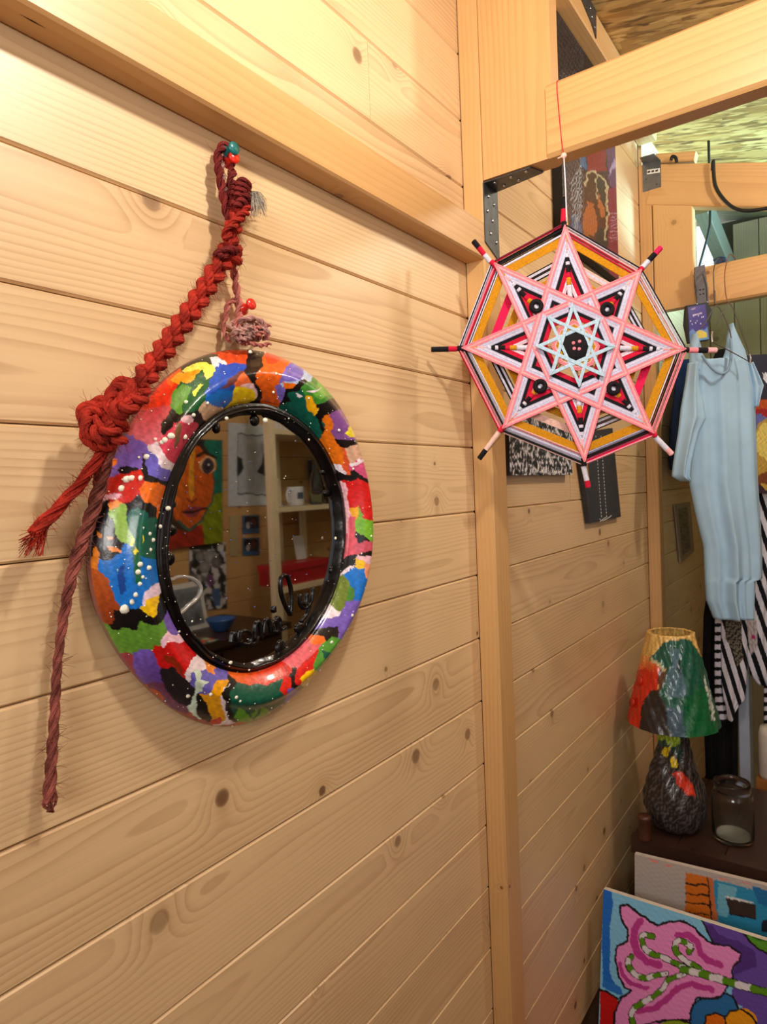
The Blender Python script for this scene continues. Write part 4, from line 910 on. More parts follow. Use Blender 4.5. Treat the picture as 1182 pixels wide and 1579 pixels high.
panel('wall_painting', 'tall dark red painting of a horse, half hidden behind the tie beam', 'painting', [(XP, yl, zt), (XP, yr, zt), (XP, yr, zbm), (XP, yl, zbm)], XP-0.002, (1, 0, 0), horse, 150, 260, (16, 14, 16))
def bwprint(uv, P):
    p = uv*np.array([36.0, 16.0]); a = speck(wobble(p, 0.5, 1.1, 4), 1.5, 2); b_ = speck(p, 3.2, 7)
    g = np.clip((a-0.5)*520+110+(b_-0.5)*260, 18, 232); lines = np.abs(np.sin(p[:, 0]*1.1+np.sin(p[:, 1]*0.8)*1.3)) < 0.16; g[lines] = 26
    g[(uv[:, 0] > 0.40) & (uv[:, 0] < 0.78) & (np.abs(np.sin(uv[:, 0]*46)) < 0.5) & (uv[:, 1] > 0.35)] *= 1.4
    return np.clip(np.column_stack([g, g*1.0, g*1.04]), 0, 245)
XB = 0.018
panel('ink_drawing', 'black-and-white woodland drawing on a board behind the mandala', 'drawing', [onX(784, 636, XB), onX(881, 655, XB), onX(882, 732, XB), onX(786, 733, XB)], XB-0.002, (1, 0, 0), bwprint, 170, 90, (30, 30, 32))
pouch = empty('leather_pouch', onX(932, 803, 0.008)); tag(pouch, 'flat black leather pouch with two rows of white stitching', 'pouch')
q4 = [onX(*p, 0.014) for p in ((890, 668), (944, 660), (957, 797), (909, 807))]
mb = MB(); mb.add(*slab(q4, (-1, 0, 0), 0.0125)); mb.build('body', plain('black_leather', (52, 52, 56), 0.5, var=0.3, scale=120, bump=0.4, bscale=400), pouch, smooth=False)
for x0, x1 in ((918, 927), (926, 935)):
    for i in range(24):
        t0 = i/24.0; p = onX(x0+(x1-x0)*t0, 672+(800-672)*t0, 0.0148); q_ = onX(x0+(x1-x0)*(t0+0.026), 672+(800-672)*(t0+0.026), 0.0148)
        mb = MB() if i == 0 else mb; mb.tube([p, q_], 0.0011, 5)
    o = mb.build('stitching', plain('white_thread', (206, 204, 206), 0.8), pouch); o['kind'] = 'stuff'
mb = MB(); mb.tube(spline([onX(*p, 0.0148) for p in ((924,800),(928,803),(937,799),(942,795))], 10), 0.0012, 5); mb.tube(spline([onX(*p, 0.0148) for p in ((936,797),(930,800),(925,804))], 8), 0.0010, 5); mb.build('thread_end', MATS['white_thread'], pouch)

# small pinned paper sketch in the dark corner beyond the far post
pc = [onX(*p, 0.012) for p in ((1041, 778), (1064, 774), (1070, 850), (1050, 868))]
def sketch(uv, P):
    c = np.tile(np.array((150, 132, 112.)), (len(uv), 1)); g = speck(uv*np.array([9, 22]), 2.2, 5) > 0.56; inner = (uv[:, 0] > 0.12) & (uv[:, 0] < 0.75) & (uv[:, 1] > 0.08) & (uv[:, 1] < 0.9); c[inner & g] = (72, 66, 62); c[inner & ~g] = (112, 102, 92); return c
panel('paper_sketch', 'small curled pencil sketch pinned in the dark corner', 'drawing', pc, 0.008, (1, 0, 0), sketch, 40, 70, (150, 132, 112))

# ------------------------------------------------------------------ dark low table, lamp, jar, peg
DARKW = wood('dark_stained_wood', (58, 36, 26), (30, 18, 14), knot=(20, 12, 10), rough=0.42, coat=0.2, knots=0.3)
TZ = 0.505; TX0, TX1, TY0, TY1 = 0.062, 0.86, 1.85, 2.335
tb = empty('side_table', (0.46, 2.09, 0.0)); tag(tb, 'low dark-stained wooden table under the painted lamp', 'table')
nplk = 7; wpl = (TX1-TX0)/nplk
pmesh = None
for i in range(nplk):
    if pmesh is None:
        mb = MB(); mb.box((0.0008, 0, -0.022), (wpl-0.0012, TY1-TY0-0.03, 0.0)); pmesh = bpy.data.meshes.new('plank'); pmesh.from_pydata(mb.v, [], mb.f); pmesh.materials.append(DARKW)
    o = bpy.data.objects.new('plank', pmesh); link(o, tb); o.location = Vector((TX0+i*wpl, TY0+0.03, TZ))-world_loc(tb)
mb = MB(); mb.box((TX0-0.004, TY0, TZ-0.045), (TX1+0.004, TY0+0.028, TZ+0.001)); mb.build('front_rail', DARKW, tb, smooth=False)
mb = MB(); mb.box((TX0+0.01, TY0+0.04, TZ-0.12), (TX1-0.01, TY0+0.06, TZ-0.024)); mb.build('apron', DARKW, tb, smooth=False)
for lx in (TX0+0.005, TX1-0.055):
    for ly in (TY0+0.034, TY1-0.06):
        mb = MB(); mb.box((lx, ly, 0.0), (lx+0.05, ly+0.05, TZ-0.0235)); mb.build('leg', DARKW, tb, smooth=False)

LC = np.array([0.150, 1.968]); lamp = empty('table_lamp', (LC[0], LC[1], TZ)); tag(lamp, 'hand-painted table lamp with a lumpy gourd base and paper shade', 'lamp')
def revolve(name, profz, seg, paint, mat, parent, bumpf):
    th = np.linspace(0, 2*math.pi, seg, endpoint=False); V_ = []
    for r_, z_ in profz:
        rr_ = r_+bumpf(th, z_); V_.append(np.column_stack([LC[0]+rr_*np.cos(th), LC[1]+rr_*np.sin(th), np.full(seg, z_)]))
    n_ = len(profz); V_ = np.concatenate(V_); F_ = []
    for i in range(n_-1):
        for k in range(seg): F_.append([i*seg+k, i*seg+(k+1) % seg, (i+1)*seg+(k+1) % seg, (i+1)*seg+k])
    o = mesh_obj(name, V_, F_, mat, parent); set_paint(o, paint(project(V_), V_)); return o
bp_ = spline([(0.030, TZ+0.001), (0.058, TZ+0.006), (0.076, TZ+0.035), (0.083, TZ+0.075), (0.078, TZ+0.115), (0.064, TZ+0.16), (0.050, TZ+0.20), (0.041, TZ+0.24), (0.038, TZ+0.275), (0.036, TZ+0.33)], 70)
c4_ = tr(4.388, 950, 960)
def base_paint(p, V_):
    L = [('p', c4_([(250,720),(440,720),(440,960),(420,900),(250,800)]), (20, 74, 60)), ('p', c4_([(240,750),(420,735),(430,830),(380,850),(330,800),(250,800)]), (150, 178, 50)),
         ('p', c4_([(300,880),(330,840),(360,850),(350,900),(320,910)]), (220, 196, 30)), ('p', c4_([(360,920),(390,900),(420,940),(410,975),(370,975)]), (226, 200, 28)),
         ('p', c4_([(380,1020),(430,1005),(490,1060),(530,1130),(530,1180),(470,1160),(410,1090)]), (214, 62, 40)), ('p', c4_([(90,1000),(165,1000),(150,1100),(170,1200),(215,1280),(120,1330),(90,1150)]), (206, 176, 168)), ('p', c4_([(110,1080),(150,1080),(150,1130),(115,1130)]), (190, 84, 80))]
    c = painted(p, (38, 34, 36), L, amp=1.0, freq=0.3, seed=21, mottled=0.25)
    s_ = speck(p, 1.3, 14) > 0.62; dk = c.sum(1) < 150; c[s_ & dk] = (84, 78, 80); return c
def bbump(th, z_): return 0.0022*np.sin(7*th+z_*60)+0.0016*np.sin(13*th-z_*90)+0.004*np.exp(-((np.mod(th-3.9, 6.283)-0.0)/0.5)**2)*math.exp(-((z_-TZ-0.09)/0.05)**2)
revolve('lamp_base', bp_, 120, base_paint, vcol('varnished_papier_mache', 0.28, 0.3, bump=0.6, bscale=150, bdist=0.003), lamp, bbump)
l6 = tr(5.6375, 960, 900)
def shade_paint(p, V_):
    L = [('p', l6([(-20,1420),(60,1000),(130,740),(230,660),(320,760),(300,960),(200,1000),(150,1420),(-20,1420)]), (206, 44, 18)), ('g', l6([(150,600),(240,650),(320,720),(300,800),(200,720),(120,760)]), (l6([(220,640)])[0], l6([(260,780)])[0], (232, 160, 90), (214, 60, 24))),
         ('p', l6([(230,940),(330,920),(400,1100),(420,1420),(120,1420),(150,1120),(200,1000)]), (40, 36, 36)), ('p', l6([(310,760),(380,740),(360,930),(310,950)]), (92, 56, 40)),
         ('p', l6([(230,650),(330,540),(430,490),(580,490),(760,740),(900,1420),(420,1420),(400,1100),(330,950),(380,740),(320,740)]), (18, 88, 70)),
         ('p', l6([(400,560),(490,560),(490,700),(540,900),(540,1000),(380,980),(390,760),(430,700)]), (74, 110, 124)), ('p', l6([(400,1060),(520,1100),(520,1420),(430,1420),(380,1110)]), (64, 92, 110)), ('p', l6([(470,650),(500,680),(490,780),(470,760)]), (18, 28, 30)), ('p', l6([(540,1000),(700,900),(760,1000),(880,1420),(560,1420)]), (14, 100, 58)),
         ('p', l6([(240,640),(330,700),(370,760),(340,770),(250,680)]), (190, 190, 150)), ('l', l6([(330,930),(380,990),(500,1000)]), (110, 160, 150), 0.8), ('p', l6([(690,780),(760,960),(800,1200),(770,1180),(740,1000),(700,860)]), (196, 200, 196))]
    return painted(p, (222, 182, 104), L, amp=1.2, freq=0.22, seed=33, mottled=0.16)
shp = [(0.122*(1-t_)+0.060*t_, 0.808+0.255*t_) for t_ in np.linspace(0, 1, 60)]; shp += [(0.057, 1.0625), (0.050, 1.063)]+[(0.118*(1-t_)+0.053*t_, 0.810+0.250*t_) for t_ in np.linspace(1, 0, 30)]+[(0.122, 0.808)]
revolve('lamp_shade', shp, 160, shade_paint, vcol('shellacked_paper', 0.3, 0.25, bump=0.7, bscale=28, bdist=0.006), lamp, lambda th, z_: 0.0014*np.sin(9*th+z_*45)+0.0012*np.sin(17*th-z_*70)+0.0008*np.sin(31*th+z_*150))
for p0 in ((987, 1050), (976, 1083)):
    # raised button discs on the shade
    r_ = ray(*p0); best = None
    for Yq in np.linspace(1.80, 1.99, 60):
        P_ = CAM+r_*(Yq/r_[1]); rad = math.hypot(P_[0]-LC[0], P_[1]-LC[1]); tz = (P_[2]-0.808)/0.255; rs = 0.122*(1-tz)+0.060*tz
        if rad <= rs+0.001: best = P_; break
    if best is None: best = CAM+r_*(1.9/r_[1])
    nrm = np.array([best[0]-LC[0], best[1]-LC[1], 0.02]); nrm /= np.linalg.norm(nrm)
    mb = MB(); mb.lathe([(0.013, -0.002), (0.014, 0.004), (0.012, 0.007), (0.0, 0.0075)], best, nrm, 20); mb.build('shade_button', plain('red_button_paint', (188, 40, 22), 0.35), lamp)
mb = MB(); mb.tube([(LC[0], LC[1], TZ+0.33), (LC[0], LC[1], TZ+0.50)], 0.006, 8); mb.build('lamp_stem', SCREW, lamp)
mb = MB(); mb.lathe([(0.0, 0), (0.015, 0.0), (0.02, 0.02), (0.028, 0.05), (0.022, 0.075), (0.0, 0.085)], (LC[0], LC[1], TZ+0.40), (0, 0, 1), 16); mb.build('bulb', plain('milk_bulb', (235, 232, 225), 0.3), lamp)

pegc = onZ(990, 1292, TZ); peg = MB(); peg.lathe([(0.017, 0.0), (0.019, 0.003), (0.0165, 0.012), (0.0165, 0.055), (0.019, 0.06), (0.017, 0.066), (0.0, 0.067)], (pegc[0]+0.008, pegc[1]-0.005, TZ+0.0012), (0, 0, 1), 20)
tag(peg.build('wooden_peg', plain('reddish_dark_wood', (74, 40, 28), 0.4, var=0.25)), 'short turned wooden peg on the table corner beside the lamp', 'peg')

GLASS, nt_, pb = nmat('jar_glass'); pb.inputs['Base Color'].default_value = (0.90, 0.94, 0.92, 1); pb.inputs['Roughness'].default_value = 0.10; pb.inputs['Transmission Weight'].default_value = 1.0; pb.inputs['IOR'].default_value = 1.35
jc = onZ(1130, 1293, TZ); jar = empty('glass_jar', (jc[0], jc[1], TZ)); tag(jar, 'empty lidless glass preserve jar on the dark table', 'jar')
outp = [(0.0, 0.0), (0.044, 0.0), (0.050, 0.005), (0.0515, 0.015), (0.0515, 0.112), (0.050, 0.122), (0.0445, 0.130), (0.043, 0.134), (0.045, 0.136), (0.0435, 0.140), (0.045, 0.143), (0.0435, 0.148), (0.045, 0.151), (0.0445, 0.157), (0.0425, 0.158)]
inp = [(0.041, 0.157), (0.0405, 0.130), (0.0468, 0.121), (0.0482, 0.112), (0.0482, 0.016), (0.045, 0.008), (0.0, 0.006)]
mb = MB(); mb.lathe([(r_*1.02, h_) for r_, h_ in outp+inp], (jc[0], jc[1], TZ+0.0012), (0, 0, 1), 40); mb.build('body', GLASS, jar)
mb = MB(); mb.lathe([(0.0, 0.0065), (0.043, 0.0068), (0.044, 0.011), (0.040, 0.0085), (0.0, 0.0082)], (jc[0], jc[1], TZ+0.0014), (0, 0, 1), 30); mb.build('residue', plain('cloudy_residue', (150, 150, 144), 0.6), jar)

# ------------------------------------------------------------------ two canvases leaning in front of the table
k7 = tr(4.511, 920, 1300)
A_ = onY(930, 1371, 1.655); B_ = onY(1182, 1446, 1.655); dirx = (B_-A_)/np.linalg.norm(B_-A_); dirx = np.array([1.0, 0.0, 0.0])
wF, hF = 0.62, A_[2]-0.002; slope = 0.10
TLc = A_; TRc = A_+dirx*wF; BLc = A_+np.array([0.0, -slope, -hF]); BRc = TRc+np.array([0.0, -slope, -hF])
nF = np.array([0.0, -hF, slope]); nF /= np.linalg.norm(nF)
CM, DM, PLM, LBL, GRN, WH2 = (236, 146, 214), (190, 58, 152), (86, 56, 150), (128, 200, 242), (88, 146, 20), (226, 226, 236)
def flower(uv, P):
    p = project(P); K = (18, 14, 24)
    pink = [(160,440),(210,425),(290,490),(420,575),(500,545),(600,545),(680,590),(740,660),(800,700),(920,715),(1000,770),(990,820),(940,870),(940,960),(860,1070),(780,1080),(690,1080),(650,1180),(650,1230),(470,1230),(300,1270),(120,1270),(120,1180),(170,1080),(240,1030),(190,1000),(150,930),(125,800),(140,720),(215,680),(215,600),(170,530)]
    L = [('p', k7([(30,300),(100,330),(110,420),(90,600),(90,900),(150,1030),(40,1000)]), (16, 110, 214)), ('p', k7([(40,950),(160,1000),(180,1060),(60,1020)]), (30, 120, 214)),
         ('p', k7([(20,1020),(140,1070),(150,1150),(110,1400),(20,1400)]), (196, 16, 22)), ('l', k7([(20,1015),(90,1050),(150,1085),(240,1030)]), K, 1.5),
         ('p', k7([(730,540),(1300,680),(1300,1300),(940,1100),(940,900),(1000,770),(920,710),(800,690)]), (100, 74, 170)), ('p', k7([(740,560),(800,570),(850,640),(1000,690),(1100,760),(1110,860),(1000,900),(940,920),(1000,780),(920,710),(800,700)]), (78, 48, 136)), ('l', k7([(725,530),(780,640),(810,700)]), K, 1.4),
         ('p', k7([(1020,620),(1300,690),(1300,780),(1180,770),(1080,700)]), (84, 152, 40)), ('l', k7([(1040,600),(1020,630),(1080,705),(1180,770),(1300,785)]), K, 1.4), ('p', k7([(1060,640),(1300,700),(1300,715),(1100,670)]), (40, 100, 30)),
         ('p', k7([(640,1240),(660,1130),(730,1080),(840,1080),(880,1045),(940,1060),(980,1150),(900,1200),(880,1300),(640,1300)]), (40, 112, 176)), ('l', k7([(640,1250),(662,1130),(730,1080),(840,1085),(880,1045),(940,1060),(985,1150)]), K, 1.4),
         ('e', (k7([(820,1260)])[0], (16, 18)), (226, 116, 20)), ('e', (k7([(1000,1240)])[0], (25, 20)), (236, 160, 20)), ('l', k7([(745,1270),(760,1200),(820,1180),(890,1210),(920,1170),(1000,1155),(1080,1200),(1110,1260)]), K, 1.4), ('l', k7([(890,1210),(900,1270)]), K, 1.2),
         ('p', k7([(430,1260),(520,1225),(620,1240),(660,1270),(640,1400),(430,1400)]), (140, 168, 30)), ('l', k7([(430,1250),(520,1222),(620,1240),(670,1275)]), K, 1.3),
         ('p', k7(pink), CM), ('l', k7(pink+pink[:1]), K, 1.6),
         ('l', k7([(300,545),(260,600),(255,680),(280,760),(340,820),(430,850)]), DM, 5.5), ('l', k7([(560,640),(640,640),(700,690),(720,770),(780,820),(860,850)]), DM, 5.0), ('l', k7([(160,840),(180,920),(240,980),(350,1010)]), DM, 3.2), ('l', k7([(290,1170),(400,1150),(480,1090),(560,1010),(650,980),(800,1020)]), DM, 4.8)]
    stems = [[(390,650),(320,640),(320,700),(360,760),(450,790),(530,830),(620,870)], [(640,760),(650,720),(610,690),(560,680),(545,740),(600,810),(690,860),(740,910)], [(240,790),(215,830),(250,900),(330,940),(400,920),(480,910)], [(250,1260),(240,1180),(300,1120),(370,1080),(450,1020),(500,950),(600,915)], [(600,880),(690,900),(800,930),(930,970),(1070,1010),(1300,1070)]]
    for st_ in stems:
        S = spline(k7(st_), 60); wd = 3.8 if st_[-1][0] < 1200 else 5.4
        L.append(('l', S, K, wd+1.2))
        for i in range(0, 59, 8): L.append(('l', S[i:i+8], GRN if (i//8) % 2 == 0 else WH2, wd)); L.append(('l', S[i+7:i+9] if i+9 <= 60 else S[-2:], K, wd*0.9 if False else 0.9))
    ext = [('p', k7([(1100,600),(4000,1300),(4000,2200),(1500,1700),(1000,1200)]), (100, 74, 170)), ('p', k7([(2000,900),(4000,1400),(4000,2000),(2500,1700)]), (60, 150, 190)), ('p', k7([(20,1100),(900,1250),(1700,1500),(2200,2000),(2000,4000),(20,4000)]), (214, 120, 190)), ('p', k7([(20,1050),(150,1100),(200,1800),(20,2100)]), (196, 16, 22)), ('e', (k7([(1000,1900)])[0], (80, 90)), (236, 150, 24)), ('e', (k7([(1000,1900)])[0], (36, 40)), (120, 60, 20)), ('p', k7([(1500,1600),(2600,1900),(2400,3000),(1500,2600)]), (84, 152, 40)), ('p', k7([(2600,1800),(4000,2100),(4000,4000),(2400,3200)]), (206, 40, 40)), ('l', k7([(1000,1200),(1500,1600),(2600,1850),(4000,2050)]), K, 2.0), ('l', k7([(1500,1600),(1500,2600),(2400,3050),(2600,1850)]), K, 2.0)]
    return painted(p, LBL, ext+L, amp=0.5, freq=0.3, seed=41, mottled=0.05)
panel('canvas_painting', 'canvas of a pink flower with striped green stems leaning before the table', 'painting', [TLc, TRc, BRc, BLc], 0.02, nF, flower, 330, 250, (226, 220, 212), mat=vcol('acrylic_paint', 0.4, 0.05, bump=0.15, bscale=120), group='canvases leaning against the table')
A2 = onY(978, 1317, 1.775); hB = A2[2]-0.002; w2 = 0.58; sl2 = 0.06; dr2 = np.array([0.997, 0.075, 0.0]); 
T2 = A2+dr2*w2; D2 = np.array([0.0045, -sl2, -hB]); nB = np.cross(dr2, -D2); nB = nB/np.linalg.norm(nB); nB = -nB if nB[1] > 0 else nB
def cottage(uv, P):
    p = project(P); K = (24, 18, 16)
    L = [('p', k7([(810,250),(1300,380),(1300,800),(820,540)]), (40, 142, 190)), ('p', k7([(840,280),(980,310),(900,520),(840,500)]), (110, 180, 208)), ('p', k7([(900,375),(1110,430),(1100,530),(920,490)]), (58, 42, 38)), ('l', k7([(900,375),(1090,415)]), (214, 222, 226), 1.2), ('p', k7([(1080,300),(1300,360),(1300,480),(1120,420)]), (24, 110, 170)), ('p', k7([(1150,540),(1300,500),(1300,640),(1140,620)]), (20, 30, 44)),
         ('p', k7([(618,208),(800,240),(840,540),(612,520)]), (206, 110, 24)), ('p', k7([(770,240),(806,246),(836,540),(800,535)]), (196, 108, 60))]
    for y_ in (280, 350, 410, 480): L.append(('l', k7([(615, y_), (680, y_+14), (730, y_+8), (780, y_+22)]), K, 1.3))
    L += [('l', k7([(770,240),(780,380),(800,535)]), K, 1.0), ('l', k7([(900,378),(925,490),(1100,530)]), K, 1.0)]
    for x_, y_ in ((370,118),(850,240),(1010,270),(470,150)): L.append(('l', k7([(x_, y_), (x_+50, y_+14)]), (226, 130, 120), 1.0))
    return painted(p, (176, 170, 168), L, amp=0.6, freq=0.35, seed=51, mottled=0.07)
panel('canvas_painting', 'grey canvas with an orange and blue hut leaning on the table front', 'painting', [A2, T2, T2+D2, A2+D2], 0.018, nB, cottage, 260, 200, (206, 196, 192), mat=vcol('acrylic_paint'), group='canvases leaning against the table')

# ------------------------------------------------------------------ clothes on the far tie beam
def fabric(name, rgb, var=0.06): return plain(name, rgb, 0.85, var=var, scale=14, bump=0.2, bscale=500, spec=0.2)
CN = MN; CR = MR
def cloth(name, rows, O, mat, parent, nf=5, amp=0.010, depth=0.035, nu=60, nv=60, seed=0, paint=None, N=None, keep=None):
    """hanging cloth: rows = (py, px left, px right) seen in the upright plane through O with normal N; front with falling folds, back behind it."""
    N = CN if N is None else np.asarray(N, float); O = np.asarray(O, float); rows = np.array(rows, float); r_ = np.random.default_rng(seed); ph = r_.uniform(0, 6.28, 6)
    def hit(px_, py_):
        d = ray(px_, py_); return CAM+d*(((O-CAM)@N)/(d@N))
    V_ = []; ys = np.linspace(rows[0, 0], rows[-1, 0], nv); xl = np.interp(ys, rows[:, 0], rows[:, 1]); xr = np.interp(ys, rows[:, 0], rows[:, 2])
    for i, y_ in enumerate(ys):
        a, b_ = hit(xl[i], y_), hit(xr[i], y_); v = i/(nv-1)
        for k in range(2*nu):
            s = k/(nu-1) if k < nu else (2*nu-1-k)/(nu-1)
            env = math.sin(math.pi*min(max(s, 0.0), 1.0))**0.5 if 0 < s < 1 else 0.0
            if k < nu:
                f = amp*(0.35+0.65*v)*(math.sin(nf*6.28*s+ph[0]+1.2*v)+0.6*math.sin(nf*1.7*6.28*s+ph[1]-0.9*v)+0.12*math.sin(nf*3.1*6.28*s+ph[2])); d = depth*env+f*env
            else: d = -depth*0.6*env
            V_.append(a+(b_-a)*s+N*d)
    F_ = [[i*2*nu+k, i*2*nu+(k+1) % (2*nu), (i+1)*2*nu+(k+1) % (2*nu), (i+1)*2*nu+k] for i in range(nv-1) for k in range(2*nu)]
    F_.append([k for k in range(2*nu)][::-1]); F_.append([(nv-1)*2*nu+k for k in range(2*nu)])
    V_ = np.array(V_); o = mesh_obj(name, V_, F_, mat, parent)
    if paint is not None: set_paint(o, paint(project(V_), V_))
    return o
def hitp(px_, py_, O, N=None):
    N = CN if N is None else N; d = ray(px_, py_); return CAM+d*(((np.asarray(O)-CAM)@N)/(d@N))
OT = onY(1110, 700, 2.24)
ICE = fabric('pale_blue_cotton', (160, 194, 220))
tun = empty('tunic', hitp(1125, 955, OT)); tag(tun, 'long pale blue cotton tunic on a wire hanger', 'tunic', 'clothes hung from the far tie beam')
def blue_paint(p, V_): return np.tile(np.array((170, 206, 214.)), (len(p), 1))
cloth('body', [(556, 1064, 1150), (575, 1060, 1157), (605, 1058, 1163), (650, 1060, 1164), (700, 1062, 1166), (745, 1062, 1168), (790, 1071, 1171), (843, 1084, 1174), (891, 1086, 1175), (893, 1086, 1164), (925, 1088, 1163), (953, 1099, 1161)], OT, ICE, tun, nf=2.6, amp=0.010, depth=0.040, nu=80, nv=110, seed=4)
cloth('sleeve', [(560, 1060, 1076), (590, 1056, 1076), (628, 1049, 1085), (645, 1047, 1088), (665, 1045, 1077), (690, 1041, 1070), (715, 1037, 1064), (735, 1035, 1062), (742, 1048, 1064)], OT+CN*0.035, ICE, tun, nf=1.4, amp=0.008, depth=0.022, nu=36, nv=50, seed=6)
cloth('sleeve', [(560, 1150, 1158), (580, 1155, 1168), (596, 1158, 1176), (610, 1159, 1170), (628, 1160, 1163)], OT+CN*0.01, ICE, tun, nf=1.2, amp=0.005, depth=0.02, nu=26, nv=26, seed=8)
cloth('shoulder_strap', [(516, 1067, 1073), (530, 1063, 1079), (545, 1062, 1082), (562, 1062, 1090), (572, 1064, 1100)], OT+CN*0.012, ICE, tun, nf=1.0, amp=0.003, depth=0.016, nu=24, nv=20, seed=9)
cloth('shoulder_strap', [(500, 1124, 1128), (520, 1120, 1138), (540, 1118, 1148), (558, 1112, 1153), (570, 1108, 1156)], OT+CN*0.012, ICE, tun, nf=1.0, amp=0.003, depth=0.016, nu=24, nv=24, seed=10)
NK = [hitp(x, y, OT+CN*0.062) for x, y in ((1082, 548), (1090, 560), (1102, 572), (1113, 576), (1122, 570), (1126, 556), (1127, 540), (1126, 522))]
mb = MB(); mb.tube(spline(NK, 40), 0.0040, 8); mb.build('neckband', fabric('neckband_cotton', (132, 160, 184)), tun)
WIRE = plain('hanger_wire', (92, 84, 76), 0.4, 0.7)
HO = OT+CN*0.0
def hanger(label, parts_):
    e = empty('wire_hanger', hitp(1105, 530, HO)); tag(e, label, 'hanger', 'wire hangers on the far tie beam')
    for nm, pts, off, r_, m_ in parts_:
        P_ = [hitp(x, y, HO+CN*off) for x, y in pts]
        if nm == 'hook':      # bends back over the top of the beam and down behind it
            x0_ = P_[0][0]; P_ = [np.array([x0_, POST2_Y+0.042, 2.145]), np.array([x0_, POST2_Y+0.036, 2.166]), np.array([x0_, POST2_Y-0.004, 2.1665]), np.array([P_[1][0], (P_[1][1]+POST2_Y)/2, 2.155])]+P_[1:]
        mb = MB(); mb.tube(spline(P_, max(8, 6*len(P_))), r_, 6); mb.build(nm, m_, e)
OV = hitp(1101, 405, HO)
hanger('thin wire hanger hooked over the far tie beam inside the tunic', [('hook', [(1103,404),(1100,415),(1100,440),(1102,472)], 0.034, 0.0016, WIRE), ('frame', [(1079,508),(1090,492),(1102,472),(1112,480),(1124,508),(1128,530)], 0.034, 0.0018, WIRE), ('twist', [(1101,448),(1102,470)], 0.034, 0.0030, WIRE)])
hanger('wider wire hanger with a bar, hooked behind the tunic', [('hook', [(1118,400),(1117,420),(1118,450),(1122,468)], 0.080, 0.0014, plain('red_wire', (120, 60, 52), 0.4)), ('frame', [(1097,514),(1106,496),(1122,468),(1134,486),(1146,520),(1154,544),(1156,557)], 0.080, 0.0016, WIRE), ('bar', [(1097,527),(1126,542),(1155,558)], 0.082, 0.0015, WIRE), ('clip', [(1098,511),(1097,519),(1098,528)], 0.084, 0.0028, SCREW), ('clip', [(1155,546),(1157,552),(1156,560)], 0.084, 0.0028, SCREW)])
bl = empty('plastic_hook', onY(1109, 402, POST2_Y+0.01)); tag(bl, 'dark blue plastic hook resting on the far tie beam', 'hook')
mb = MB(); c0, c1 = onY(1100, 404, POST2_Y), onY(1118, 399, POST2_Y); mb.box((c0[0], POST2_Y+0.0, 2.1612), (c1[0], POST2_Y+0.03, 2.1755)); mb.build('grip', plain('navy_plastic', (28, 58, 96), 0.4), bl, smooth=False)
mb = MB(); mb.tube(spline([onY(1099, 405, POST2_Y+0.012)*np.array([1, 1, 0])+np.array([0, 0, 2.178]), onY(1109, 403, POST2_Y+0.012)*np.array([1, 1, 0])+np.array([0, 0, 2.183]), onY(1119, 400, POST2_Y+0.012)*np.array([1, 1, 0])+np.array([0, 0, 2.176])], 10), 0.0035, 6); mb.build('bridge', MATS['navy_plastic'], bl)

# small purple pouch on a grey strap
BO = onY(1075, 480, 2.315); pou = empty('phone_pouch', hitp(1076, 525, BO)); tag(pou, 'small purple printed pouch on a grey strap over the far tie beam', 'pouch')
def card(uv, P):
    L = [('p', [(0, 0), (1, 0), (1, 1), (0, 1)], (58, 48, 128)), ('p', [(0, 0.70), (0.2, 0.62), (0.35, 0.74), (0.6, 0.66), (0.8, 0.72), (1, 0.62), (1, 1), (0, 1)], (96, 128, 184)), ('p', [(0.25, 0.86), (0.4, 0.72), (0.6, 0.70), (0.9, 0.80), (0.9, 0.95), (0.3, 0.95)], (206, 186, 84)), ('p', [(0.1, 0.92), (1, 0.94), (1, 1), (0.05, 1)], (92, 148, 196))]
    for i in range(9): L.append(('e', ((0.1+0.09*i, 0.40+0.13*math.sin(i*2.3)), (0.03, 0.02)), (206, 200, 226)))
    L += [('l', [(0.25, 0.25), (0.75, 0.23)], (190, 170, 200), 0.018), ('l', [(0.2, 0.08), (0.4, 0.06)], (150, 130, 170), 0.02)]
    return painted(uv, (58, 48, 128), L, mottled=0.05, freq=3)
c4 = [hitp(x, y, BO+CN*0.022) for x, y in ((1060, 474), (1087, 469), (1093, 523), (1063, 528))]
P0, P1, P2, P3 = c4
u_, v_ = np.meshgrid(np.linspace(0, 1, 50), np.linspace(0, 1, 70)); u_, v_ = u_.ravel(), v_.ravel()
Pq = P0[None]*((1-u_)*(1-v_))[:, None]+P1[None]*(u_*(1-v_))[:, None]+P2[None]*(u_*v_)[:, None]+P3[None]*((1-u_)*v_)[:, None]
o = mesh_obj('printed_card', Pq, [[j*50+i, (j+1)*50+i, (j+1)*50+i+1, j*50+i+1] for j in range(69) for i in range(49)], vcol('printed_vinyl', 0.3, 0.2), pou); set_paint(o, card(np.column_stack([u_, v_]), Pq))
mb = MB(); mb.add(*slab([hitp(x, y, BO+CN*0.021) for x, y in ((1058, 471), (1090, 466), (1098, 480), (1092, 505), (1093, 524), (1062, 529), (1056, 500))], CN*-1, 0.016)); mb.build('back', plain('black_nylon', (20, 20, 22), 0.6), pou, smooth=False)
mb = MB(); mb.add(*slab([hitp(x, y, BO+CN*0.012) for x, y in ((1071, 412), (1086, 408), (1090, 440), (1090, 468), (1075, 470), (1071, 440))], CN*-1, 0.006)); mb.build('strap', plain('grey_webbing', (96, 94, 98), 0.7, var=0.15, scale=200), pou, smooth=False)
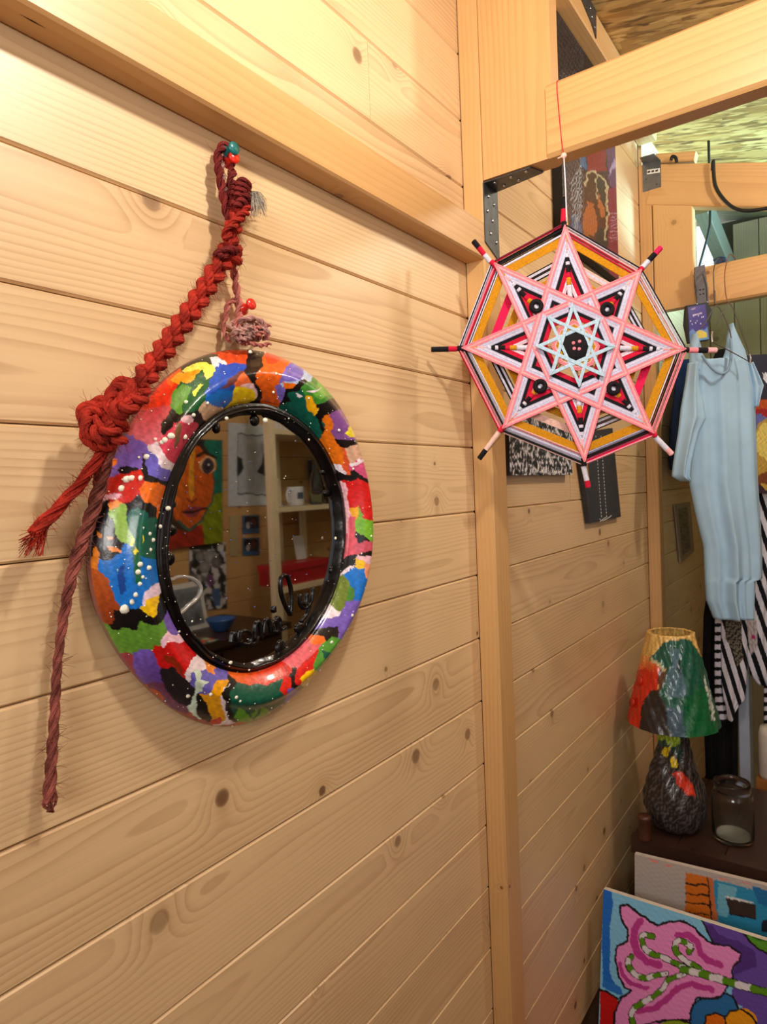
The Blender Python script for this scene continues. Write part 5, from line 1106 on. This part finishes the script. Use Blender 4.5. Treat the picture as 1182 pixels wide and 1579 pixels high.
for pts in (((1070, 424), (1074, 445), (1075, 472)), ((1084, 422), (1089, 440), (1091, 468))):
    mb = MB(); mb.tube(spline([hitp(x, y, BO+CN*0.014) for x, y in pts], 12), 0.003, 6); mb.build('strap_edge', MATS['grey_webbing'], pou)
for x, y in ((1079, 447), (1084, 446), (1079, 454), (1084, 453)):
    mb = MB(); mb.lathe([(0.0026, 0), (0.0026, 0.001), (0, 0.0012)], hitp(x, y, BO+CN*0.012), CN, 8); mb.build('eyelet', MATS['black_nylon'], pou)
for x, y in ((1073, 469), (1089, 466)):
    mb = MB(); mb.lathe([(0.0035, 0), (0.004, 0.003), (0, 0.005)], hitp(x, y, BO+CN*0.018), CN, 10); mb.build('ring', SCREW, pou)

# other garments
NAVY = fabric('navy_cloth', (24, 38, 70), 0.2)
nv_ = empty('navy_garment', onX(1042, 728, 0.03)); tag(nv_, 'navy blue garment hanging on the wall past the far post', 'garment')
cloth('body', [(555, 1046, 1066), (600, 1040, 1072), (660, 1032, 1080), (700, 1030, 1084), (725, 1032, 1086)], (0.045, 2.7, 1.6), NAVY, nv_, nf=3, amp=0.006, depth=0.02, nu=40, nv=40, seed=12, N=(1.0, 0, 0))
BLKC = fabric('black_cloth', (14, 13, 15), 0.2)
OB = onY(1120, 1000, 2.485); bkk = empty('black_coat', hitp(1118, 1214, OB)); tag(bkk, 'black coat hanging behind the striped clothes', 'coat', 'clothes hung from the far tie beam')
cloth('body', [(540, 1104, 1136), (570, 1092, 1154), (700, 1092, 1158), (880, 1094, 1156), (950, 1084, 1140), (1050, 1082, 1138), (1150, 1086, 1137), (1212, 1088, 1137)], OB, BLKC, bkk, nf=3, amp=0.008, depth=0.03, nu=44, nv=50, seed=13)
STRI = vcol('striped_cotton', 0.85, spec=0.2)
def stripe(ang, period, black=0.5, extra=None, wob=0.0):
    def f(p, V_):
        q = p[:, 0]*math.cos(ang)+p[:, 1]*math.sin(ang)+wob*np.sin(p[:, 1]*0.09); m_ = np.mod(q/period, 1) < black
        c = np.where(m_[:, None], np.array((18., 18, 26)), np.array((206., 206, 220)))
        if extra: c = extra(p, c)
        return c
    return f
OS = onY(1130, 1030, 2.405)
sk = empty('striped_skirt', hitp(1125, 1112, OS)); tag(sk, 'black-and-white striped skirt with ruffled hem under the tunic', 'skirt', 'clothes hung from the far tie beam')
cloth('side_panel', [(930, 1102, 1116), (1000, 1101, 1114), (1060, 1101, 1114), (1112, 1102, 1122)], OS-CN*0.012, STRI, sk, nf=1, amp=0.003, depth=0.012, nu=30, nv=150, seed=14, paint=stripe(math.radians(88), 13.5, 0.42))
def floral(p, c):
    m_ = in_poly(p, [(1118,955),(1143,955),(1143,1000),(1146,1015),(1136,1028),(1128,1000),(1118,985)]); g = speck(p, 1.1, 6) > 0.52
    c[m_ & g] = (40, 38, 38); c[m_ & ~g] = (120, 112, 100); return c
cloth('front_panel', [(930, 1112, 1152), (1000, 1111, 1151), (1050, 1112, 1150), (1078, 1115, 1147), (1086, 1118, 1138), (1098, 1120, 1130), (1110, 1121, 1126)], OS+CN*0.01, STRI, sk, nf=1.6, amp=0.005, depth=0.018, nu=70, nv=110, seed=15, paint=stripe(math.radians(-17), 14.0, 0.46, floral))
OS2 = onY(1175, 900, 2.50)
sd = empty('striped_dress', hitp(1185, 1050, OS2)); tag(sd, 'striped dress with diagonal black bands at the end of the row', 'dress', 'clothes hung from the far tie beam')
def rosy(p, c):
    m_ = in_poly(p, [(1150,955),(1166,955),(1168,1000),(1156,1010)]); g = speck(p, 0.9, 16) > 0.5; c[m_ & g] = (196, 186, 190); c[m_ & ~g] = (160, 150, 152); e_ = np.hypot(p[:, 0]-1161, p[:, 1]-982) < 3.2; c[e_] = (176, 44, 110); return c
cloth('body', [(560, 1182, 1206), (590, 1176, 1214), (740, 1168, 1215), (800, 1166, 1220), (880, 1164, 1230), (960, 1150, 1236), (1010, 1150, 1240), (1040, 1156, 1242), (1056, 1168, 1244)], OS2, STRI, sd, nf=3, amp=0.006, depth=0.022, nu=110, nv=150, seed=16, paint=stripe(math.radians(-19), 15.0, 0.5, rosy))
cloth('hem', [(1056, 1177, 1240), (1130, 1177, 1240)], OS2-CN*0.01, STRI, sd, nf=3, amp=0.004, depth=0.012, nu=40, nv=90, seed=17, paint=stripe(math.radians(86), 14.0, 0.5))

# white upright board and pale bundle standing behind the table
wpl_ = onY(1144, 1150, 2.60); wb_ = beam('white_upright', (wpl_[0]+0.012, 2.60, 0.0), (wpl_[0]+0.012, 2.60, 1.20), 0.034, 0.09, plain('white_gloss_board', (176, 186, 206), 0.4, var=0.05), kind=None, up=(0, 1, 0)); tag(wb_, 'white painted upright board behind the dark table', 'board')
wbc = onY(1186, 1165, 2.42); bun = empty('pale_canister', (wbc[0], 2.42, 0.0)); tag(bun, 'pale canister on a brown wooden box at the end of the table', 'canister')
mb = MB(); mb.lathe([(0.0, 0.0), (0.035, 0.0), (0.037, 0.01), (0.037, 0.14), (0.03, 0.165), (0.0, 0.168)], (wbc[0]+0.005, 2.42, onY(1176, 1196, 2.42)[2]), (0, 0, 1), 24); mb.build('body', plain('pale_plaster', (200, 192, 182), 0.6), bun)
zz = onY(1176, 1196, 2.42)[2]; mb = MB(); mb.box((wbc[0]-0.035, 2.38, 0.0), (wbc[0]+0.06, 2.47, zz-0.0005)); mb.build('box', plain('orange_brown_wood', (150, 92, 36), 0.5), bun, smooth=False)

# framed abstract at the right edge
OG = onY(1180, 650, 2.44)
gp = [hitp(x, y, OG) for x, y in ((1152, 548), (1270, 540), (1270, 764), (1160, 760))]
def gold(uv, P):
    p = project(P)
    L = [('p', [(1140,540),(1300,540),(1300,620),(1165,612)], (34, 38, 58)), ('p', [(1176,575),(1200,570),(1200,600),(1178,590)], (206, 210, 222)), ('p', [(1150,616),(1300,612),(1300,650),(1150,640)], (178, 74, 24)), ('p', [(1150,632),(1300,630),(1300,646),(1150,650)], (150, 26, 34)), ('p', [(1150,640),(1300,642),(1300,662),(1150,660)], (92, 100, 168)), ('e', ((1192, 700), (36, 58)), (172, 140, 62)), ('e', ((1186, 680), (22, 30)), (206, 186, 96)), ('p', [(1165,735),(1200,720),(1200,745),(1165,748)], (110, 60, 30))]
    return painted(p, (44, 30, 44), L, amp=1.5, freq=0.2, seed=61, mottled=0.12)
panel('abstract_painting', 'canvas with a gold oval under orange and blue bands, behind the clothes', 'painting', gp, 0.02, CN, gold, 90, 120, (30, 26, 30))

# black cables
CBL = plain('black_cable', (16, 16, 17), 0.4)
mb = MB(); mb.tube(spline([onY(x, y, 2.325) for x, y in ((1098,262),(1099,248),(1100,270),(1103,288),(1114,306),(1130,320),(1150,325),(1182,321),(1230,310))], 60), 0.0055, 8); tag(mb.build('cable', CBL), 'thick black cable looping down across the far rafter', 'cable')
c0 = onY(1093, 262, 2.60); c0[2] = 2.696-SL*c0[0]
mb = MB(); mb.tube(spline([c0]+[onY(x, y, 2.60) for x, y in ((1094,330),(1091,360),(1084,388),(1078,410),(1074,430))], 40), 0.0045, 8); tag(mb.build('cable', CBL), 'black cable hanging in the far opening beside the sky gap', 'cable')
mb = MB(); mb.tube(spline([onY(x, y, 2.33) for x, y in ((1034,247),(1036,241),(1041,243),(1043,250))], 14), 0.005, 8); tag(mb.build('cable_end', CBL), 'short black cable end curled above the far rafter', 'cable')

# ------------------------------------------------------------------ the opposite side of the cabin (seen in the mirror)
XW = ROOM_X-0.002; NW = (-1.0, 0.0, 0.0)
def rq(l, X): return [refl(x, y, X) for x, y in l]
def facep(uv, P):
    K = (30, 20, 18)
    L = [('p', [(0.70,0.0),(1,0.0),(1,0.62),(0.80,0.60),(0.88,0.35),(0.80,0.12)], (20, 112, 96)), ('p', [(0.72,0.55),(1,0.5),(1,1),(0.6,1)], (128, 142, 20)), ('p', [(0.0,0.0),(0.75,0.0),(0.70,0.16),(0.4,0.14),(0.1,0.3),(0,0.4)], (34, 22, 26)),
         ('p', [(0.36,0.10),(0.66,0.06),(0.82,0.20),(0.88,0.40),(0.82,0.62),(0.70,0.78),(0.52,0.84),(0.36,0.74),(0.25,0.5)], (206, 92, 22)), ('p', [(0.36,0.10),(0.5,0.1),(0.46,0.5),(0.40,0.74),(0.28,0.55)], (224, 112, 30)), ('p', [(0.55,0.08),(0.61,0.08),(0.60,0.52),(0.56,0.58),(0.53,0.5)], (232, 160, 40)), ('p', [(0.3,0.80),(0.52,0.86),(0.72,0.80),(0.74,1),(0.2,1)], (156, 44, 28)),
         ('e', ((0.79,0.25),(0.12,0.085)), (226, 170, 120)), ('e', ((0.79,0.26),(0.085,0.075)), (52, 50, 66)), ('e', ((0.79,0.26),(0.04,0.036)), (18, 18, 26)), ('e', ((0.80,0.25),(0.014,0.012)), (236, 236, 240)), ('l', [(0.64,0.16),(0.74,0.13),(0.90,0.18)], K, 0.016),
         ('p', [(0.44,0.68),(0.58,0.63),(0.76,0.66),(0.62,0.73),(0.52,0.73)], (150, 60, 74)), ('l', [(0.44,0.685),(0.60,0.685),(0.77,0.665)], K, 0.010), ('l', [(0.40,0.76),(0.54,0.84),(0.72,0.77),(0.84,0.60),(0.90,0.38)], (50, 96, 84), 0.012), ('l', [(0.50,0.56),(0.56,0.60),(0.63,0.56)], (120, 50, 20), 0.010)]
    return painted(uv, (60, 46, 34), L, amp=0.006, freq=14, seed=71, mottled=0.16)
panel('portrait_painting', 'painting of an orange face with a large eye and green hair, reflected in the mirror', 'painting', rq([(225, 672), (343, 679), (343, 836), (225, 852)], XW-0.02), 0.018, NW, facep, 150, 190, (40, 30, 26))
def poster(uv, P):
    L = [('p', [(0.0,0),(1,0),(1,1),(0,1)], (196, 202, 212)), ('p', [(0.22,0.14),(0.97,0.14),(0.97,0.88),(0.22,0.88)], (176, 182, 194)), ('p', [(0.22,0.38),(0.33,0.42),(0.36,0.52),(0.27,0.62),(0.22,0.64)], (34, 34, 38)), ('p', [(0.97,0.28),(0.90,0.36),(0.84,0.48),(0.72,0.58),(0.86,0.62),(0.97,0.66)], (30, 30, 34)), ('l', [(0.22,0.14),(0.97,0.14)], (60, 60, 66), 0.008), ('l', [(0.22,0.86),(0.97,0.875)], (70, 70, 76), 0.008), ('l', [(0.22,0.14),(0.22,0.86)], (100, 100, 106), 0.006), ('g', [(0.4,0.2),(0.8,0.2),(0.72,0.5),(0.6,0.8),(0.35,0.8)], ((0.4,0.2), (0.6,0.8), (196, 200, 208), (160, 168, 180)))]
    return painted(uv, (196, 202, 212), L, amp=0.012, freq=9, seed=73, mottled=0.03)
panel('paper_poster', 'pale poster with two dark shapes, seen in the mirror beside the shelf', 'poster', rq([(352, 652), (413, 655), (413, 779), (352, 781)], XW-0.004), 0.003, NW, poster, 90, 130, (200, 200, 205))
def ink(uv, P):
    p = uv*np.array([14.0, 20.0]); g = np.clip((speck(wobble(p, 0.5, 1.2, 8), 1.4, 3)-0.5)*420+118, 30, 205)
    for (cx, cy, r_, v) in ((0.28, 0.2, 0.12, 150), (0.55, 0.22, 0.16, 170), (0.72, 0.3, 0.14, 130), (0.4, 0.36, 0.15, 160)):
        d = np.hypot((uv[:, 0]-cx), (uv[:, 1]-cy)*1.6); g = np.where(d < r_, v-40*(d/r_), g)
    g[(uv[:, 1] < 0.1) & (uv[:, 0] < 0.6)] = 40; c = np.column_stack([g, g, g*1.02]); m_ = np.hypot(uv[:, 0]-0.55, uv[:, 1]-0.56) < 0.09; c[m_] = (110, 70, 120); m2_ = in_poly(uv, [(0.6,0.7),(0.8,0.68),(0.82,0.95),(0.66,0.95)]); c[m2_] = (70, 100, 150); return c
panel('ink_poster', 'grey ink collage poster below the orange face, seen in the mirror', 'poster', rq([(292, 838), (348, 836), (350, 938), (293, 942)], XW-0.004), 0.003, NW, ink, 80, 120, (150, 150, 150))
def photo(seed):
    def f(uv, P):
        c = painted(uv, (60, 100, 142), [('p', [(0.08,0.08),(0.92,0.08),(0.92,0.74),(0.08,0.74)], (26, 24, 30)), ('e', ((0.32,0.55),(0.14,0.2)), (176, 172, 176)), ('e', ((0.62,0.4),(0.2,0.25)), (96, 60, 52)), ('e', ((0.7,0.62),(0.14,0.1)), (60, 60, 84))], amp=0.02, freq=8, seed=seed, mottled=0.2); return c
    return f
panel('photo_card', 'small blue-bordered photo card, upper of two seen in the mirror', 'photo', rq([(374, 795), (400, 794), (400, 822), (374, 823)], XW-0.004), 0.003, NW, photo(1), 30, 30, (70, 90, 120), group='photo cards on the opposite wall')
panel('photo_card', 'small blue-bordered photo card, lower of two seen in the mirror', 'photo', rq([(374, 830), (400, 829), (400, 856), (374, 857)], XW-0.004), 0.003, NW, photo(2), 30, 30, (70, 90, 120), group='photo cards on the opposite wall')
panel('paper_strip', 'narrow beige paper strip on the opposite wall beside the photo cards', 'paper', rq([(354, 796), (368, 795), (368, 857), (355, 858)], XW-0.004), 0.003, NW, lambda uv, P: np.tile(np.array((176, 160, 120.)), (len(uv), 1)), 12, 30, (176, 160, 120))

# open shelf unit
SX0, SX1 = 1.62, ROOM_X-0.016; ya, yb = 2.155, 3.0
she = empty('shelf_unit', ((SX0+SX1)/2, (ya+yb)/2, 0.0)); tag(she, 'open pine shelf unit standing against the opposite wall', 'shelf')
SHW = wood('pale_shelf_wood', (232, 214, 178), (200, 172, 128), knots=0.2, coat=0.05)
yr_ = 2.462    # the left end is cut at a slant: the back post stands further along the wall than the front one
for xx, yy in ((SX0, ya), (SX1-0.035, yr_), (SX0, yb-0.04), (SX1-0.035, yb-0.04)):
    mb = MB(); mb.box((xx, yy, 0.0), (xx+0.035, yy+0.04, 2.02)); mb.build('upright', SHW, she, smooth=False)
SZ = (0.25, 0.66, 1.055, 1.43, 1.79)
for z_ in SZ:
    mb = MB(); mb.add(*slab([(SX0+0.002, ya+0.008, z_-0.022), (SX0+0.002, yb-0.002, z_-0.022), (SX1-0.002, yb-0.002, z_-0.022), (SX1-0.002, yr_+0.01, z_-0.022)], (0, 0, 1), 0.022)); mb.build('shelf_board', SHW, she, smooth=False)
mb = MB(); mb.box((SX1-0.02, 2.66, 1.056), (SX1-0.006, 2.70, 1.407)); mb.build('back_batten', SHW, she, smooth=False)
# mug
mc_ = np.array([1.70, refl(456, 765, 1.70)[1]]); mug = empty('mug', (mc_[0], mc_[1], SZ[3])); tag(mug, 'white mug with a small dark print on the pine shelf', 'mug')
CER = plain('white_ceramic', (214, 218, 228), 0.2, coat=0.3, var=0.02)
mb = MB(); mb.lathe([(0.0, 0.001), (0.036, 0.001), (0.040, 0.006), (0.041, 0.09), (0.0405, 0.094), (0.037, 0.093), (0.036, 0.012), (0.0, 0.009)], (mc_[0], mc_[1], SZ[3]), (0, 0, 1), 28); mb.build('cup', CER, mug)
hd = [np.array([mc_[0]-0.006, mc_[1]-0.036, SZ[3]+0.078]), np.array([mc_[0]-0.008, mc_[1]-0.062, SZ[3]+0.076]), np.array([mc_[0]-0.009, mc_[1]-0.070, SZ[3]+0.05]), np.array([mc_[0]-0.008, mc_[1]-0.060, SZ[3]+0.024]), np.array([mc_[0]-0.006, mc_[1]-0.036, SZ[3]+0.02])]
mb = MB(); mb.tube(spline(hd, 24), 0.0062, 8); mb.build('handle', CER, mug)
th = np.linspace(math.pi*0.80, math.pi*1.08, 8); pv_ = [(mc_[0]+0.0416*math.cos(a), mc_[1]-0.0416*math.sin(a)*1, SZ[3]+h_) for h_ in (0.035, 0.066) for a in th]
mb = MB(); mb.add(pv_, [[i, i+1, 8+i+1, 8+i] for i in range(7)]); mb.build('print', plain('dark_print', (70, 84, 108), 0.4), mug)
# bottle, vase, books, cards, red box
bc = np.array([1.72, refl(487, 760, 1.72)[1]]); bot = empty('glass_bottle', (bc[0], bc[1], SZ[3])); tag(bot, 'tall clear glass bottle standing beside the white mug', 'bottle')
mb = MB(); mb.lathe([(0.0, 0.001), (0.03, 0.001), (0.034, 0.01), (0.034, 0.10), (0.026, 0.14), (0.013, 0.18), (0.012, 0.23), (0.015, 0.235), (0.015, 0.245), (0.010, 0.245), (0.010, 0.18), (0.024, 0.138), (0.031, 0.10), (0.031, 0.012), (0.0, 0.008)], (bc[0], bc[1], SZ[3]), (0, 0, 1), 24); mb.build('body', GLASS, bot)
gl = np.array([1.74, refl(508, 770, 1.74)[1]]); gb = empty('drinking_glass', (gl[0], gl[1], SZ[3])); tag(gb, 'grey drinking glass on the shelf past the bottle', 'glass')
mb = MB(); mb.lathe([(0.0, 0.001), (0.03, 0.001), (0.037, 0.11), (0.034, 0.11), (0.028, 0.008), (0.0, 0.006)], (gl[0], gl[1], SZ[3]), (0, 0, 1), 24); mb.build('body', GLASS, gb)
y0 = bc[1]+0.16
for i, (h_, w_, c_, lb) in enumerate(((0.24, 0.022, (28, 30, 38), 'black book at the end of the shelf row'), (0.22, 0.018, (204, 206, 210), 'white book between the dark books on the shelf'), (0.245, 0.026, (34, 44, 66), 'dark blue book on the shelf behind the glass'), (0.21, 0.02, (120, 120, 116), 'grey book leaning at the far end of the shelf'))):
    mb = MB(); mb.box((1.76, y0, SZ[3]+0.0005), (1.91, y0+w_, SZ[3]+h_)); o = empty('book', (1.83, y0+w_/2, SZ[3])); tag(o, lb, 'book', 'books on the pine shelf'); mb.build('cover', plain('book_%d' % i, c_, 0.5), o, smooth=False)
    mb = MB(); mb.box((1.763, y0+0.002, SZ[3]+h_-0.0005), (1.908, y0+w_-0.002, SZ[3]+h_+0.0015)); mb.build('pages', plain('book_pages', (220, 212, 190), 0.8), o, smooth=False); y0 += w_+0.003
tc_ = refl(434, 660, 1.70); bx_ = empty('white_box', (1.70, tc_[1], SZ[4])); tag(bx_, 'small white box with a red dot on the top shelf', 'box')
mb = MB(); mb.box((1.66, tc_[1]-0.03, SZ[4]+0.0005), (1.74, tc_[1]+0.03, SZ[4]+0.075)); mb.build('carton', plain('white_carton', (224, 224, 222), 0.6), bx_, smooth=False)
mb = MB(); mb.lathe([(0.016, 0), (0.016, 0.0006), (0, 0.0008)], (1.66, tc_[1]-0.004, SZ[4]+0.042), (-1, 0, 0), 20); mb.build('dot', plain('red_dot', (210, 50, 30), 0.5), bx_)
rb0, rb1 = refl(430, 880, 1.66)[1], refl(512, 890, 1.66)[1]; rbx = empty('red_box', (1.74, (rb0+rb1)/2, SZ[2])); tag(rbx, 'flat red box with lid lying on the lower shelf', 'box')
REDM = plain('red_lacquer_card', (172, 26, 36), 0.4)
mb = MB(); mb.box((1.665, rb0, SZ[2]+0.0005), (1.795, rb1, SZ[2]+0.07)); mb.build('base', REDM, rbx, smooth=False)
mb = MB(); mb.box((1.660, rb0-0.005, SZ[2]+0.0705), (1.80, rb1+0.005, SZ[2]+0.10)); mb.build('lid', plain('red_lid_card', (188, 36, 44), 0.35), rbx, smooth=False)
cc_ = refl(456, 855, 1.80); cb = MB(); cb.add(*slab([(1.76, cc_[1]-0.035, SZ[2]+0.1015), (1.76, cc_[1]+0.035, SZ[2]+0.1015), (1.78, cc_[1]+0.035, SZ[2]+0.22), (1.78, cc_[1]-0.035, SZ[2]+0.22)], (1, 0, 0), 0.002)); tag(cb.build('white_card', plain('card_white', (206, 206, 204), 0.6), smooth=False), 'white card propped up on the red box', 'card')
# low sideboard with odds and ends under the portrait
sbz = refl(330, 985, 1.55)[2]; sb = empty('sideboard', (1.72, 1.75, 0.0)); tag(sb, 'dark sideboard under the portrait on the opposite wall', 'sideboard')
mb = MB(); mb.box((1.50, 1.35, sbz-0.03), (ROOM_X-0.004, 2.12, sbz)); mb.build('top', DARKW, sb, smooth=False)
mb = MB(); mb.box((1.53, 1.38, 0.0), (ROOM_X-0.006, 2.09, sbz-0.0305)); mb.build('body', DARKW, sb, smooth=False)
for y_ in (1.40, 1.745):
    mb = MB(); mb.box((1.518, y_, 0.06), (1.5295, y_+0.33, sbz-0.05)); d_ = mb.build('door', wood('dark_door_wood', (70, 44, 30), (40, 24, 18), knots=0.2), sb, smooth=False); mb = MB(); mb.lathe([(0.006, 0), (0.011, 0.012), (0.0, 0.018)], (1.518, y_+(0.29 if y_ < 1.5 else 0.04), sbz*0.6), (-1, 0, 0), 12); mb.build('knob', SCREW, d_)
fr = empty('picture_frame', (1.80, refl(288, 940, 1.8)[1], sbz)); tag(fr, 'white framed grey photograph standing on the sideboard', 'picture frame')
f0, f1 = refl(258, 940, 1.80)[1], refl(312, 940, 1.80)[1]
mb = MB(); mb.add(*slab([(1.76, f0, sbz+0.0008), (1.76, f1, sbz+0.0008), (1.80, f1, sbz+0.20), (1.80, f0, sbz+0.20)], (1, 0, 0), 0.015)); mb.build('frame', plain('white_frame', (208, 208, 206), 0.5), fr, smooth=False)
mb = MB(); mb.add(*slab([(1.7635, f0+0.02, sbz+0.022), (1.7635, f1-0.02, sbz+0.022), (1.795, f1-0.02, sbz+0.18), (1.795, f0+0.02, sbz+0.18)], (-1, 0, 0), 0.0015)); mb.build('photograph', plain('grey_photograph', (110, 116, 124), 0.4, var=0.6, scale=20), fr, smooth=False)
bwp = refl(336, 962, 1.66); mb = MB(); mb.lathe([(0.0, 0.001), (0.03, 0.001), (0.035, 0.006), (0.062, 0.05), (0.064, 0.055), (0.058, 0.05), (0.03, 0.012), (0.0, 0.010)], (1.64, bwp[1], sbz), (0, 0, 1), 26); bo = mb.build('blue_bowl', plain('blue_glaze', (44, 92, 160), 0.25, coat=0.3)); tag(bo, 'blue bowl on the sideboard near the shelf', 'bowl')
cl = refl(285, 985, 1.57); cv = []; nq = 26
for j in range(nq):
    for i in range(nq):
        u__, v__ = i/(nq-1), j/(nq-1); cv.append((1.51+0.10*v__, cl[1]-0.12+0.24*u__, sbz+0.0015+0.010*abs(math.sin(u__*9+v__*4))*math.sin(math.pi*u__)**0.5*math.sin(math.pi*v__)**0.5))
cpo = mesh_obj('printed_cloth', cv, [[j*nq+i, j*nq+i+1, (j+1)*nq+i+1, (j+1)*nq+i] for j in range(nq-1) for i in range(nq-1)], vcol('cotton_print', 0.8)); tag(cpo, 'crumpled cloth with red and green print on the sideboard', 'cloth')
uvp = np.array([(i/(nq-1)*6, j/(nq-1)*3) for j in range(nq) for i in range(nq)]); sA = speck(uvp, 2.0, 5); sB = speck(uvp, 2.4, 9); cc = np.tile(np.array((150, 170, 150.)), (len(uvp), 1)); cc[sA > 0.6] = (186, 60, 44); cc[sB > 0.62] = (60, 110, 90); set_paint(cpo, cc)
# bulbs of the two lamps that light the room
for loc, lb in (((0.85, 1.72, 2.38), 'bare bulb hanging between the two tie beams'), ((0.54, 0.50, 2.22), 'bare bulb hanging in front of the mirror wall')):
    e = empty('pendant_lamp', (loc[0], loc[1], loc[2])); tag(e, lb, 'lamp', 'pendant lamps')
    zc = 2.695-SL*loc[0]; mb = MB(); mb.tube([(loc[0], loc[1], loc[2]+0.075), (loc[0], loc[1], zc)], 0.003, 6); mb.build('flex', CBL, e)
    mb = MB(); mb.lathe([(0.016, 0.05), (0.018, 0.055), (0.018, 0.085), (0.008, 0.092), (0.0, 0.092)], loc, (0, 0, 1), 16); mb.build('socket', CBL, e)
